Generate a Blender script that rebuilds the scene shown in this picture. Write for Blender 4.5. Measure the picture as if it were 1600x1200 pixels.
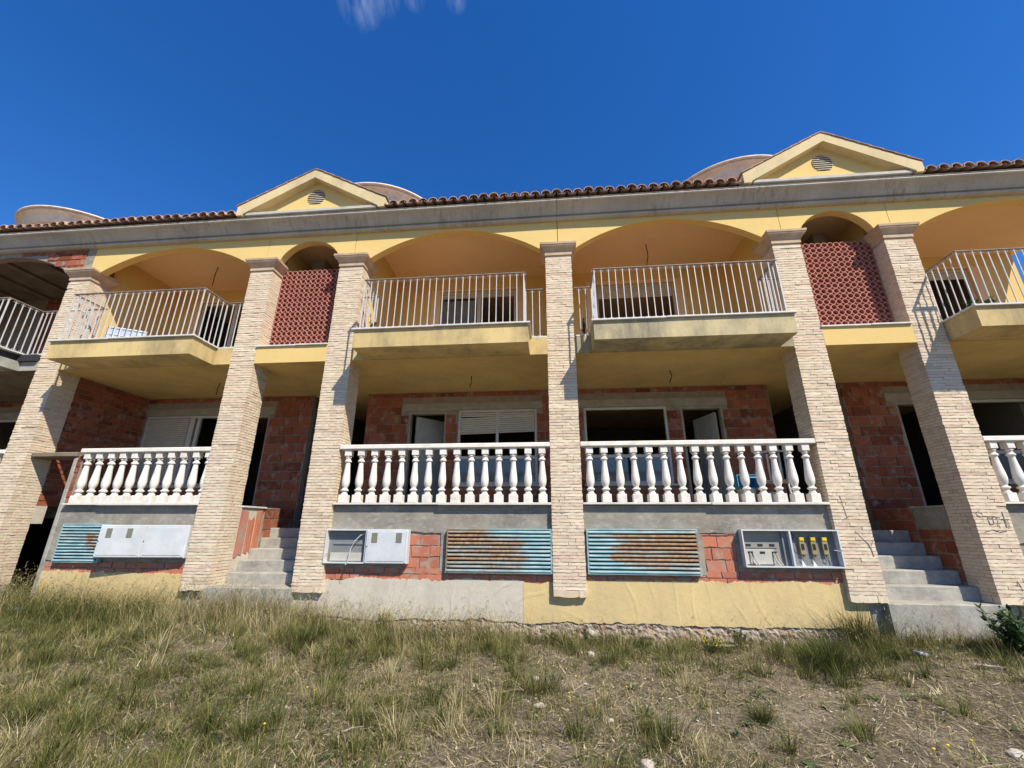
import bpy, math, random
import numpy as np
from mathutils import Vector, Matrix, noise as mnoise

random.seed(7); RNG = np.random.default_rng(11)
for o in list(bpy.data.objects): bpy.data.objects.remove(o)
scene = bpy.context.scene
COL = scene.collection
R = math.radians

# ------------------------------------------------------------------ camera
cam_d = bpy.data.cameras.new('camera'); cam = bpy.data.objects.new('camera', cam_d); COL.objects.link(cam)
PITCH, ROLL, YAW = 0.321630895, 0.00342432, 0.0928485606
cp, sp = math.cos(PITCH), math.sin(PITCH)
fw = Vector((-math.sin(YAW)*cp, math.cos(YAW)*cp, sp))
rt = Vector((math.cos(YAW), math.sin(YAW), 0)); up = rt.cross(fw)
c_, s_ = math.cos(ROLL), math.sin(ROLL)
rt2 = c_*rt + s_*up; up2 = -s_*rt + c_*up
M = Matrix((rt2, up2, -fw)).transposed().to_4x4(); M.translation = Vector((0, -6.9, 1.6))
cam.matrix_world = M
cam_d.sensor_fit = 'HORIZONTAL'; cam_d.sensor_width = 36; cam_d.lens = 668.11/1600*36
cam_d.clip_start = 0.05; cam_d.clip_end = 2000
scene.camera = cam

# ------------------------------------------------------------------ sun, sky, exposure
SUN_DIR = Vector((0.50, -0.555, 0.845)).normalized()          # towards the sun
SUN_EL = math.asin(SUN_DIR.z); SUN_AZ = math.atan2(SUN_DIR.x, SUN_DIR.y)
sun_d = bpy.data.lights.new('sun', 'SUN'); sun = bpy.data.objects.new('sun', sun_d); COL.objects.link(sun)
sun_d.energy = 5.0; sun_d.angle = R(0.53); sun_d.color = (1.0, 0.93, 0.80)
sun.rotation_euler = (-SUN_DIR).to_track_quat('-Z', 'Y').to_euler()
sun.location = SUN_DIR*40
world = bpy.data.worlds.new('World'); scene.world = world; world.use_nodes = True
wn, wl = world.node_tree.nodes, world.node_tree.links
wn.clear()
wout = wn.new('ShaderNodeOutputWorld'); wbg = wn.new('ShaderNodeBackground'); sky = wn.new('ShaderNodeTexSky')
sky.sky_type = 'NISHITA'; sky.sun_disc = False; sky.sun_elevation = SUN_EL; sky.sun_rotation = SUN_AZ
sky.altitude = 0; sky.air_density = 1.2; sky.dust_density = 0.0; sky.ozone_density = 10.0
wbg.inputs['Strength'].default_value = 0.12
# a few wisps of cirrus high in the sky
tc = wn.new('ShaderNodeTexCoord'); mp = wn.new('ShaderNodeMapping'); mp.inputs['Scale'].default_value = (48, 10, 10)
nz = wn.new('ShaderNodeTexNoise'); nz.inputs['Scale'].default_value = 1.0; nz.inputs['Detail'].default_value = 7; nz.inputs['Roughness'].default_value = .62
def pix_dir(u, v):
    d = fw*668.11 + rt2*(u-800) - up2*(v-600); return d.normalized()
wl.new(tc.outputs['Generated'], mp.inputs['Vector']); wl.new(mp.outputs['Vector'], nz.inputs['Vector'])
def wmath(op, a, b=None, clamp=False):
    n = wn.new('ShaderNodeMath'); n.operation = op; n.use_clamp = clamp
    for i, v in enumerate((a, b)):
        if v is None: continue
        if isinstance(v, (int, float)): n.inputs[i].default_value = v
        else: wl.new(v, n.inputs[i])
    return n.outputs[0]
acc = None
for (u, v, rad, amp) in ((563, 6, .040, 1.0), (600, 0, .028, .75), (648, -2, .020, .6), (712, 2, .020, .7)):
    vd = wn.new('ShaderNodeVectorMath'); vd.operation = 'DISTANCE'
    wl.new(tc.outputs['Generated'], vd.inputs[0]); vd.inputs[1].default_value = pix_dir(u, v)
    m = wmath('MULTIPLY', wmath('SUBTRACT', 1.0, wmath('DIVIDE', vd.outputs['Value'], rad), True), amp)
    acc = m if acc is None else wmath('MAXIMUM', acc, m)
cl = wmath('MULTIPLY', acc, wmath('MULTIPLY', wmath('SUBTRACT', nz.outputs['Fac'], 0.36), 4.0, True), True)
cl = wmath('MULTIPLY', cl, 0.40)
cmx = wn.new('ShaderNodeMix'); cmx.data_type = 'RGBA'
hsv = wn.new('ShaderNodeHueSaturation'); hsv.inputs['Saturation'].default_value = 1.19; hsv.inputs['Hue'].default_value = 0.509; wl.new(sky.outputs[0], hsv.inputs['Color'])
wl.new(cl, cmx.inputs[0]); wl.new(hsv.outputs[0], cmx.inputs[6]); cmx.inputs[7].default_value = (3.7, 4.3, 5.7, 1)
wl.new(cmx.outputs[2], wbg.inputs['Color']); wl.new(wbg.outputs[0], wout.inputs[0])
scene.view_settings.view_transform = 'Standard'; scene.view_settings.look = 'None'
scene.view_settings.gamma = 1; scene.view_settings.use_curve_mapping = False
scene.view_settings.exposure = 0.45
scene.render.engine = 'CYCLES'
scene.cycles.use_denoising = True; scene.cycles.max_bounces = 8; scene.cycles.diffuse_bounces = 5
scene.cycles.glossy_bounces = 3; scene.cycles.transmission_bounces = 4; scene.cycles.transparent_max_bounces = 6
scene.cycles.sample_clamp_indirect = 8

# ------------------------------------------------------------------ materials
class NT:
    def __init__(s, name):
        s.m = bpy.data.materials.new(name); s.m.use_nodes = True
        s.n = s.m.node_tree.nodes; s.l = s.m.node_tree.links
        s.b = s.n['Principled BSDF']
        s.pos = s.n.new('ShaderNodeNewGeometry')
    def inp(s, sock, v):
        if v is None: return
        if isinstance(v, (int, float)): sock.default_value = v
        elif isinstance(v, tuple): sock.default_value = v if len(v) == 4 or sock.type == 'VECTOR' else (*v, 1)
        else: s.l.new(v, sock)
    def math(s, op, a, b=None, clamp=False):
        n = s.n.new('ShaderNodeMath'); n.operation = op; n.use_clamp = clamp
        s.inp(n.inputs[0], a); s.inp(n.inputs[1], b); return n.outputs[0]
    def noise(s, scale, detail=4, rough=.55, sc=(1, 1, 1), off=(0, 0, 0), src=None):
        mp = s.n.new('ShaderNodeMapping'); mp.inputs['Scale'].default_value = sc; mp.inputs['Location'].default_value = off
        s.l.new(src or s.pos.outputs['Position'], mp.inputs['Vector'])
        n = s.n.new('ShaderNodeTexNoise'); n.inputs['Scale'].default_value = scale; n.inputs['Detail'].default_value = detail
        n.inputs['Roughness'].default_value = rough
        s.l.new(mp.outputs[0], n.inputs['Vector']); return n.outputs['Fac']
    def ramp(s, fac, stops, interp='LINEAR'):
        r = s.n.new('ShaderNodeValToRGB'); r.color_ramp.interpolation = interp
        e = r.color_ramp.elements
        while len(e) > 1: e.remove(e[-1])
        e[0].position = stops[0][0]; e[0].color = _c(stops[0][1])
        for p, c in stops[1:]:
            q = e.new(p); q.color = _c(c)
        s.l.new(fac, r.inputs[0]); return r.outputs[0]
    def mix(s, fac, a, b, mode='MIX'):
        n = s.n.new('ShaderNodeMix'); n.data_type = 'RGBA'; n.blend_type = mode
        s.inp(n.inputs[0], fac); s.inp(n.inputs[6], a); s.inp(n.inputs[7], b); return n.outputs[2]
    def bump(s, h, strength=.3, dist=.01):
        b = s.n.new('ShaderNodeBump'); b.inputs['Strength'].default_value = strength; b.inputs['Distance'].default_value = dist
        s.l.new(h, b.inputs['Height']); s.l.new(b.outputs[0], s.b.inputs['Normal'])
    def sep(s):
        x = s.n.new('ShaderNodeSeparateXYZ'); s.l.new(s.pos.outputs['Position'], x.inputs[0]); return x.outputs
    def objrand(s): return s.n.new('ShaderNodeObjectInfo').outputs['Random']
    def island(s): return s.pos.outputs['Random Per Island']
    def fin(s, col, rough=.85, spec=.25, metal=0.0):
        s.inp(s.b.inputs['Base Color'], col); s.inp(s.b.inputs['Roughness'], rough)
        s.inp(s.b.inputs['Metallic'], metal); s.b.inputs['Specular IOR Level'].default_value = spec
        return s.m
def _c(c): return (c, c, c, 1) if isinstance(c, (int, float)) else (*c[:3], 1)

def mat_plain(name, c1, c2=None, scale=6, rough=.85, bump=.25, bscale=60, bdist=.004, spec=.25, metal=0.0, rand=0, dirt=None, dirt_scale=2.2, dirt_amt=.5):
    t = NT(name); c2 = c2 or tuple(x*.8 for x in c1)
    f = t.noise(scale, 6, .6)
    col = t.ramp(f, [(.3, c2), (.7, c1)])
    if rand:
        r = t.objrand() if rand == 1 else t.island()
        v = t.math('ADD', t.math('MULTIPLY', r, .5), .75)
        hs = t.n.new('ShaderNodeHueSaturation'); t.l.new(v, hs.inputs['Value']); t.l.new(col, hs.inputs['Color']); col = hs.outputs[0]
    if dirt:
        d = t.ramp(t.noise(dirt_scale, 8, .7, off=(3, 8, 1)), [(.5, 0.0), (.72, dirt_amt)])
        col = t.mix(d, col, dirt)
    if bump: t.bump(t.noise(bscale, 5, .65), bump, bdist)
    return t.fin(col, rough, spec, metal)

def mat_stucco(name, c1, stains=0.0, grime=(.10, .09, .075), trowel=0.0):
    t = NT(name)
    a = t.ramp(t.noise(.9, 6, .65), [(.28, tuple(x*.90 for x in c1)), (.72, c1)])
    col = t.mix(t.ramp(t.noise(22, 3, .6), [(.35, 0.0), (.7, .16)]), a, tuple(x*.74 for x in c1))
    if stains:
        st = t.noise(1.5, 9, .72, sc=(1, 1, .55), off=(2.3, 0, 1.1))
        st2 = t.noise(9, 6, .7, sc=(1, 1, .16), off=(5, 2, 1))
        k = t.math('MULTIPLY', t.ramp(st, [(.40, 0.0), (.62, 1.0)]), t.math('ADD', t.math('MULTIPLY', st2, 1.5), .1), True)
        col = t.mix(t.math('MULTIPLY', k, stains, True), col, grime)
    h = t.math('ADD', t.noise(130, 4, .7), t.math('MULTIPLY', t.noise(9, 4, .5), 1.2))
    if trowel:
        w = t.n.new('ShaderNodeTexWave'); w.wave_type = 'RINGS'; w.rings_direction = 'Y'; w.inputs['Scale'].default_value = 1.1
        w.inputs['Distortion'].default_value = 8.0; w.inputs['Detail'].default_value = 2.0; w.inputs['Detail Scale'].default_value = .7
        t.l.new(t.pos.outputs['Position'], w.inputs['Vector'])
        ridge = t.math('MULTIPLY', t.ramp(w.outputs['Fac'], [(.90, 0.0), (.97, 1.0)]), t.ramp(t.noise(2.0, 3, .5, off=(4, 4, 4)), [(.42, 0.0), (.6, 1.0)]))
        h = t.math('ADD', t.math('MULTIPLY', h, .6), t.math('MULTIPLY', ridge, trowel))
        t.bump(h, .8, .012)
    else: t.bump(h, .35, .004)
    return t.fin(col, .92, .12)

def mat_brick(name, cols, island=False, rough=.9):
    t = NT(name)
    r = t.island() if island else t.objrand()
    n = len(cols)
    base = t.ramp(r, [(i/(n-1), c) for i, c in enumerate(cols)])
    f = t.noise(35, 5, .7)
    col = t.mix(t.ramp(f, [(.3, 0.0), (.75, .35)]), base, tuple(min(1, sum(c[k] for c in cols)/n*.82) for k in range(3)))
    g = t.noise(1.3, 5, .7, off=(7, 7, 7))
    col = t.mix(t.ramp(g, [(.45, 0.0), (.75, .22)]), col, (.46, .37, .27))
    t.bump(t.noise(90, 5, .7), .5, .004)
    return t.fin(col, rough, .15)

def mat_redbrick(name, island=False, dusty=False):
    t = NT(name); r = t.island() if island else t.objrand()
    base = t.ramp(r, [(0, (.17, .050, .027)), (.3, (.28, .085, .042)), (.7, (.35, .112, .058)), (1, (.25, .095, .06))])
    if dusty: base = t.ramp(r, [(0, (.38, .13, .085)), (.4, (.48, .165, .10)), (.75, (.52, .175, .085)), (1, (.46, .20, .15))])
    # mortar smears
    sm = t.ramp(t.noise(5.5 if not dusty else 8, 7, .72, off=(1, 4, 9)), [(.53, 0.0), (.64, .8)] if not dusty else [(.50, 0.0), (.60, .85)])
    col = t.mix(sm, base, (.36, .28, .21))
    w = t.n.new('ShaderNodeTexWave'); w.bands_direction = 'Z'; w.inputs['Scale'].default_value = 26; w.inputs['Distortion'].default_value = .4
    t.l.new(t.pos.outputs['Position'], w.inputs['Vector'])
    h = t.math('ADD', t.math('MULTIPLY', w.outputs['Fac'], .5), t.noise(70, 4, .7))
    t.bump(h, .4, .004)
    return t.fin(col, .9, .15)

def mat_cement(name, c=(.31, .285, .235)):
    t = NT(name)
    a = t.ramp(t.noise(3.0, 8, .72), [(.32, tuple(x*.58 for x in c)), (.68, tuple(x*1.08 for x in c))])
    s = t.ramp(t.noise(7, 8, .75, sc=(1, 1, 2.6), off=(4, 1, 2)), [(.52, 0.0), (.70, .6)])
    col = t.mix(s, a, (.50, .47, .39))
    d = t.ramp(t.noise(1.1, 5, .6, off=(9, 2, 2)), [(.5, 0.0), (.75, .5)])
    col = t.mix(d, col, (.36, .30, .22))
    t.bump(t.math('ADD', t.noise(45, 6, .7), t.math('MULTIPLY', t.noise(6, 5, .6), 1.6)), .6, .008)
    return t.fin(col, .95, .1)

def mat_cornice(name):
    t = NT(name)
    a = t.ramp(t.noise(1.7, 7, .65), [(.3, (.36, .335, .29)), (.7, (.50, .465, .40))])
    s = t.noise(16, 6, .7, sc=(1, .3, .10)); m = t.noise(.8, 4, .6, off=(3, 0, 0))
    k = t.math('MULTIPLY', t.ramp(s, [(.48, 0.0), (.66, .7)]), t.ramp(m, [(.42, 0.1), (.62, 1.0)]))
    col = t.mix(k, a, (.20, .165, .12))
    k2 = t.math('MULTIPLY', t.ramp(t.noise(23, 5, .7, sc=(1, .3, .08), off=(8, 0, 0)), [(.6, 0.0), (.7, .6)]), t.ramp(m, [(.42, 0.1), (.62, 1.0)]))
    col = t.mix(k2, col, (.42, .39, .34))
    t.bump(t.noise(60, 5, .7), .35, .005)
    return t.fin(col, .8, .25)

def mat_louvre(name):
    t = NT(name)
    blue = t.ramp(t.noise(4, 6, .6, sc=(1, 1, 3)), [(.3, (.16, .30, .32)), (.5, (.25, .41, .43)), (.75, (.47, .53, .50))])
    k = t.noise(5.0, 9, .75, sc=(.45, 1, 2.6), off=(4.35, .3, .9)); k2 = t.noise(34, 6, .78, sc=(.3, 1, 1.2))
    P = t.sep(); patch = None
    for cx_, cz_, rx, rz in ((-1.42, 1.28, .62, .36), (-.80, 1.20, .45, .30), (1.75, 1.27, .68, .37), (1.25, 1.26, .42, .30), (-7.62, 1.32, .10, .16)):
        dx = t.math('DIVIDE', t.math('SUBTRACT', t.math('ADD', P[0], t.math('MULTIPLY', t.math('SUBTRACT', k, .5), 1.3)), cx_), rx); dz = t.math('DIVIDE', t.math('SUBTRACT', P[2], cz_), rz)
        dx = t.math('MULTIPLY', dx, dx); dz = t.math('MULTIPLY', dz, dz)
        q = t.math('SUBTRACT', 1.0, t.math('ADD', t.math('MULTIPLY', dx, dx), t.math('MULTIPLY', dz, dz)), True)
        patch = q if patch is None else t.math('MAXIMUM', patch, q)
    f = t.ramp(t.math('ADD', t.math('ADD', t.math('MULTIPLY', k, .78), t.math('ADD', t.math('MULTIPLY', patch, .32), t.math('MULTIPLY', t.math('SUBTRACT', t.objrand(), .5), .20))), t.math('MULTIPLY', k2, .36)), [(.64, 0.0), (.86, 1.0)])
    rust = t.ramp(t.noise(14, 6, .7), [(.3, (.15, .075, .035)), (.5, (.28, .165, .085)), (.75, (.44, .34, .23))])
    spots = t.ramp(t.noise(42, 5, .7, sc=(.6, 1, 1), off=(3, 1, 5)), [(.68, 0.0), (.72, .9)])
    col = t.mix(f, blue, rust); col = t.mix(spots, col, (.09, .05, .03))
    t.bump(t.noise(80, 4, .7), .2, .002)
    return t.fin(col, t.math('ADD', t.math('MULTIPLY', f, .4), .4), .4)

YEL = (.755, .545, .21)
MAT = {}
MAT['yellow'] = mat_stucco('yellow_stucco', YEL)
MAT['yellow_stained'] = mat_stucco('weathered_yellow_stucco', (.72, .54, .24), .55)
MAT['yellow_grimy'] = mat_stucco('grimy_yellow_stucco', (.60, .50, .28), .85, (.17, .16, .125))
MAT['ceiling'] = mat_stucco('painted_ceiling', (.84, .62, .37))
MAT['soffit'] = mat_stucco('soffit_stucco', (.78, .56, .22), .22)
MAT['plaster_yellow'] = mat_stucco('base_plaster_yellow', (.70, .53, .25), .3, (.34, .28, .2), .28)
MAT['plaster_white'] = mat_stucco('base_plaster_white', (.62, .56, .45), .45, (.40, .34, .27), .4)
MAT['buff'] = mat_brick('buff_brick', [(.57, .43, .30), (.69, .56, .40), (.71, .60, .43), (.73, .63, .46), (.68, .535, .39), (.71, .585, .42), (.64, .48, .355), (.66, .57, .43)])
MAT['buff_joined'] = mat_brick('buff_brick_courses', [(.57, .43, .30), (.69, .56, .40), (.71, .60, .43), (.73, .63, .46), (.68, .535, .39), (.71, .585, .42), (.64, .48, .355), (.66, .57, .43)], True)
MAT['buff_mortar'] = mat_plain('buff_mortar', (.54, .43, .31), bump=.4)
MAT['cap'] = mat_plain('capital_stone', (.60, .44, .29), (.42, .30, .195), scale=5, bscale=70, dirt=(.28, .20, .135))
MAT['red'] = mat_redbrick('hollow_red_brick')
MAT['red_dusty'] = mat_redbrick('dusty_red_brick', False, True)
MAT['red_joined'] = mat_redbrick('hollow_red_brick_joined', True)
MAT['mortar'] = mat_plain('grey_mortar', (.35, .29, .23), (.24, .19, .15), scale=8, bump=.6, bdist=.008)
MAT['cement'] = mat_cement('cement_render')
MAT['concrete'] = mat_cement('raw_concrete', (.40, .38, .33))
MAT['lintel'] = mat_plain('lintel_concrete', (.40, .36, .29), (.28, .25, .2), scale=5)
MAT['white'] = mat_plain('white_cast_stone', (.80, .76, .68), (.72, .66, .57), scale=7, rough=.6, bump=.2, dirt=(.42, .35, .26), dirt_scale=5.5, dirt_amt=.55)
MAT['marble'] = mat_plain('marble_coping', (.70, .67, .62), (.55, .52, .48), scale=9, rough=.5, bump=.1)
MAT['cornice'] = mat_cornice('cornice_concrete')
MAT['floor_tile'] = mat_plain('terracotta_floor', (.48, .27, .14), (.38, .20, .10), scale=9, rough=.6)
MAT['ledge'] = mat_plain('pale_ledge_concrete', (.56, .53, .47), (.44, .41, .36), scale=6, dirt=(.3, .27, .22), dirt_scale=5)
MAT['turret'] = mat_plain('turret_moulding', (.84, .73, .60), (.70, .58, .46), scale=3, dirt=(.42, .33, .25), dirt_scale=5, dirt_amt=.6)
MAT['rake'] = mat_stucco('gable_coping_stucco', (.74, .59, .33), .45, (.32, .27, .18))
MAT['tile'] = mat_plain('clay_roof_tile', (.50, .33, .24), (.33, .19, .135), scale=14, bscale=60, rand=1, dirt=(.42, .36, .28), dirt_scale=9)
MAT['roofsheet'] = mat_plain('roof_underlay', (.30, .19, .14))
MAT['lattice'] = mat_plain('terracotta_lattice', (.50, .215, .165), (.40, .15, .115), scale=7, dirt=(.5, .36, .3), dirt_scale=6, dirt_amt=.35)
MAT['metal'] = mat_plain('painted_railing_metal', (.60, .61, .60), (.48, .48, .47), scale=9, rough=.5, bump=.05, spec=.4, dirt=(.32, .2, .12), dirt_scale=7, dirt_amt=.35)
MAT['toprail'] = mat_plain('weathered_top_rail', (.30, .235, .165), (.17, .13, .1), scale=11, rough=.6)
MAT['louvre'] = mat_louvre('rusted_blue_paint')
MAT['cabinet'] = mat_plain('grey_polyester_cabinet', (.64, .65, .65), (.52, .54, .545), scale=4, rough=.45, bump=.05, dirt=(.45, .42, .37), dirt_scale=5, dirt_amt=.35)
MAT['cabinet_in'] = mat_plain('shaded_cabinet_inside', (.22, .225, .22), (.16, .165, .165), scale=4, rough=.6, bump=.05)  # inner faces darkened in colour, standing in for a deep recess's shade
MAT['cabinet_grey'] = mat_plain('cabinet_back_grey', (.30, .295, .26), (.24, .235, .21), scale=5, rough=.6, bump=.05)
MAT['cabinet_plate'] = mat_plain('ivory_plate', (.50, .48, .41), rough=.5, bump=.05)
MAT['meter_glass'] = mat_plain('dusty_meter_window', (.23, .22, .16), (.17, .165, .12), rough=.3, spec=.5, bump=0)
MAT['yellow_plastic'] = mat_plain('yellow_plastic', (.80, .52, .02), rough=.4, bump=0)
MAT['clear_plastic'] = mat_plain('amber_plastic', (.34, .28, .15), rough=.3, bump=0)
MAT['black'] = mat_plain('black_plastic', (.03, .03, .03), rough=.5, bump=0)
MAT['wire'] = mat_plain('dark_cable', (.04, .03, .03), rough=.6, bump=0)
MAT['conduit'] = mat_plain('grey_conduit', (.5, .5, .5), rough=.4, bump=0)
MAT['frame'] = mat_plain('white_aluminium_frame', (.60, .57, .52), rough=.4, bump=0.03, spec=.4)
MAT['shutter'] = mat_plain('roller_shutter_beige', (.58, .53, .45), (.5, .46, .39), rough=.5, bump=.05)
MAT['door'] = mat_plain('white_door', (.52, .51, .47), rough=.5, bump=.05)
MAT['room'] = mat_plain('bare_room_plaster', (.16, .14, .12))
MAT['tar'] = mat_plain('bitumen_sheet', (.05, .05, .055), (.03, .03, .03), scale=9, rough=.5, bump=.5, bdist=.02)
MAT['blue_plastic'] = mat_plain('blue_plastic', (.08, .33, .55), rough=.4, bump=0)
MAT['pale_blue'] = mat_plain('pale_blue_board', (.46, .56, .68), rough=.6, bump=.1)
MAT['white_plastic'] = mat_plain('white_plastic', (.75, .75, .73), rough=.4, bump=0)
MAT['stone'] = mat_plain('limestone', (.58, .52, .44), (.42, .36, .29), scale=12, bump=.7, bdist=.01)
def mat_rubble():
    t = NT('rubble_footing')
    a = t.ramp(t.noise(9, 7, .7), [(.3, (.20, .15, .11)), (.5, (.40, .32, .25)), (.68, (.56, .50, .43))])
    col = t.mix(t.ramp(t.noise(6, 5, .7, off=(5, 5, 5)), [(.55, 0.0), (.62, .8)]), a, (.40, .19, .12))
    t.bump(t.noise(50, 6, .75), .9, .015)
    return t.fin(col, .95, .1)
MAT['rubble'] = mat_rubble()
def mat_clod():
    t = NT('clods_and_grit'); col = t.ramp(t.island(), [(0, (.10, .075, .05)), (.5, (.24, .19, .135)), (.85, (.40, .34, .26)), (1, (.60, .56, .48))])
    return t.fin(col, .95, .1)
MAT['clod'] = mat_clod()
MAT['raw_ceiling'] = mat_plain('raw_ceiling_boards', (.27, .21, .15), (.15, .115, .085), scale=3, bump=.4, dirt=(.09, .07, .055), dirt_scale=2)
MAT['passage'] = mat_plain('shade_black_masonry', (.055, .048, .042), (.03, .027, .024))  # near-black colour carries the shade of the unlit passage
MAT['paint_black'] = mat_plain('black_spray_paint', (.27, .245, .235), rough=.7, bump=0)
g = NT('window_glass'); g.b.inputs['Transmission Weight'].default_value = .55; g.b.inputs['IOR'].default_value = 1.45
MAT['glass'] = g.fin((.32, .36, .38), .06, .5)

def mat_ground():
    t = NT('dry_soil')
    a = t.ramp(t.noise(1.1, 8, .68), [(.30, (.10, .078, .05)), (.50, (.20, .16, .108)), (.66, (.44, .37, .275))])
    b = t.ramp(t.noise(24, 6, .75), [(.36, (.045, .034, .022)), (.56, (.24, .19, .13)), (.75, (.52, .45, .35))])
    col = t.mix(.5, a, b)
    t.bump(t.math('ADD', t.noise(18, 8, .75), t.math('MULTIPLY', t.noise(110, 4, .7), .4)), 1.0, .035)
    return t.fin(col, 1.0, .05)
MAT['ground'] = mat_ground()
def mat_tint(name, stops, rough=.75, transl=.12):
    t = NT(name)
    at = t.n.new('ShaderNodeAttribute'); at.attribute_name = 'tint'
    col = t.ramp(at.outputs['Fac'], stops)
    m = t.fin(col, rough, .2)
    tr = t.n.new('ShaderNodeBsdfTranslucent'); t.l.new(col, tr.inputs['Color'])
    mx = t.n.new('ShaderNodeMixShader'); mx.inputs[0].default_value = transl
    t.l.new(t.b.outputs[0], mx.inputs[1]); t.l.new(tr.outputs[0], mx.inputs[2])
    t.l.new(mx.outputs[0], t.n['Material Output'].inputs[0])
    return m
MAT['grass'] = mat_tint('meadow_grass', [(0, (.035, .046, .010)), (.2, (.085, .098, .021)), (.4, (.165, .162, .042)), (.58, (.30, .245, .105)), (.75, (.47, .385, .21)), (.9, (.60, .515, .33)), (1, (.22, .15, .09))])
MAT['leaf'] = mat_tint('weed_leaves', [(0, (.018, .045, .014)), (.5, (.055, .10, .028)), (1, (.13, .17, .05))], .5)
MAT['flower'] = mat_plain('yellow_petals', (.85, .62, .02), rough=.6, bump=0)

# ------------------------------------------------------------------ mesh helpers
WL = {}                                     # world location of every parent
class MB:
    def __init__(s): s.v = []; s.f = []
    def quad(s, a, b, c, d):
        i = len(s.v); s.v += [a, b, c, d]; s.f.append((i, i+1, i+2, i+3))
    def box(s, x0, x1, y0, y1, z0, z1):
        i = len(s.v)
        s.v += [(x0, y0, z0), (x1, y0, z0), (x1, y1, z0), (x0, y1, z0), (x0, y0, z1), (x1, y0, z1), (x1, y1, z1), (x0, y1, z1)]
        s.f += [tuple(i+k for k in q) for q in ((0, 3, 2, 1), (4, 5, 6, 7), (0, 1, 5, 4), (1, 2, 6, 5), (2, 3, 7, 6), (3, 0, 4, 7))]
        return s
    def cbox(s, x0, x1, y0, y1, z0, z1, c=.008):
        """a box with chamfered edges"""
        pts = []
        i = len(s.v)
        X = (x0, x1); Y = (y0, y1); Z = (z0, z1)
        idx = {}
        for a in (0, 1):
            for b in (0, 1):
                for d in (0, 1):
                    sx, sy, sz = (1, -1)[a], (1, -1)[b], (1, -1)[d]
                    for k, off in (('x', (0, sy*c, sz*c)), ('y', (sx*c, 0, sz*c)), ('z', (sx*c, sy*c, 0))):
                        idx[(a, b, d, k)] = len(s.v)
                        s.v.append((X[a]+off[0], Y[b]+off[1], Z[d]+off[2]))
        def F(*ks): s.f.append(tuple(idx[k] for k in ks))
        for a in (0, 1):
            q = [(a, 0, 0, 'x'), (a, 1, 0, 'x'), (a, 1, 1, 'x'), (a, 0, 1, 'x')]; F(*(q if a else q[::-1]))
            q = [(0, a, 0, 'y'), (1, a, 0, 'y'), (1, a, 1, 'y'), (0, a, 1, 'y')]; F(*(q[::-1] if a else q))
            q = [(0, 0, a, 'z'), (1, 0, a, 'z'), (1, 1, a, 'z'), (0, 1, a, 'z')]; F(*(q if a else q[::-1]))
        for a in (0, 1):
            for b in (0, 1):
                F((a, b, 0, 'x'), (a, b, 1, 'x'), (a, b, 1, 'y'), (a, b, 0, 'y'))
                F((a, 0, b, 'x'), (a, 1, b, 'x'), (a, 1, b, 'z'), (a, 0, b, 'z'))
                F((0, a, b, 'y'), (1, a, b, 'y'), (1, a, b, 'z'), (0, a, b, 'z'))
                for d in (0, 1): F((a, b, d, 'x'), (a, b, d, 'y'), (a, b, d, 'z'))
        return s
    def tube(s, pts, r, n=6, cap=True):
        pts = [Vector(p) for p in pts]; rings = []
        rr = r if isinstance(r, (list, tuple)) else [r]*len(pts)
        for k, p in enumerate(pts):
            d = (pts[min(k+1, len(pts)-1)]-pts[max(k-1, 0)]).normalized()
            a = d.orthogonal().normalized() if abs(d.z) > .95 else d.cross(Vector((0, 0, 1))).normalized()
            b = d.cross(a).normalized()
            i = len(s.v)
            for j in range(n):
                t = 2*math.pi*j/n
                s.v.append(tuple(p+(a*math.cos(t)+b*math.sin(t))*rr[k]))
            rings.append(i)
        for k in range(len(rings)-1):
            for j in range(n):
                s.f.append((rings[k]+j, rings[k]+(j+1) % n, rings[k+1]+(j+1) % n, rings[k+1]+j))
        if cap:
            s.f.append(tuple(rings[0]+j for j in range(n))[::-1]); s.f.append(tuple(rings[-1]+j for j in range(n)))
        return s
    def lathe(s, prof, cx, cy, z0, n=16, a0=0, a1=2*math.pi):
        full = abs(a1-a0-2*math.pi) < 1e-6; m = n if full else n+1
        i = len(s.v)
        for r, z in prof:
            for j in range(m):
                t = a0+(a1-a0)*j/n; s.v.append((cx+r*math.cos(t), cy+r*math.sin(t), z0+z))
        for k in range(len(prof)-1):
            for j in range(n):
                j2 = (j+1) % m
                s.f.append((i+k*m+j, i+k*m+j2, i+(k+1)*m+j2, i+(k+1)*m+j))
        return s
    def extrude_x(s, prof, x0, x1, caps=True, nseg=1, wob=0.0):
        n = len(prof); i = len(s.v)
        for k in range(nseg+1):
            x = x0+(x1-x0)*k/nseg
            dz = wob*mnoise.noise(Vector((x*.7, 1.3, 0))) if wob else 0
            for y, z in prof: s.v.append((x, y+dz, z+dz))
        for k in range(nseg):
            for j in range(n):
                s.f.append((i+k*n+j, i+k*n+(j+1) % n, i+(k+1)*n+(j+1) % n, i+(k+1)*n+j))
        if caps:
            s.f.append(tuple(range(i, i+n))); s.f.append(tuple(range(i+nseg*n, i+nseg*n+n))[::-1])
        return s
    def mesh(s, name, m, off=(0, 0, 0), smooth=False):
        me = bpy.data.meshes.new(name)
        ox, oy, oz = off
        me.from_pydata([(a-ox, b-oy, c-oz) for a, b, c in s.v], [], s.f)
        if m is not None: me.materials.append(MAT[m] if isinstance(m, str) else m)
        if smooth:
            me.polygons.foreach_set('use_smooth', [True]*len(me.polygons))
        me.update(); return me
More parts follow.
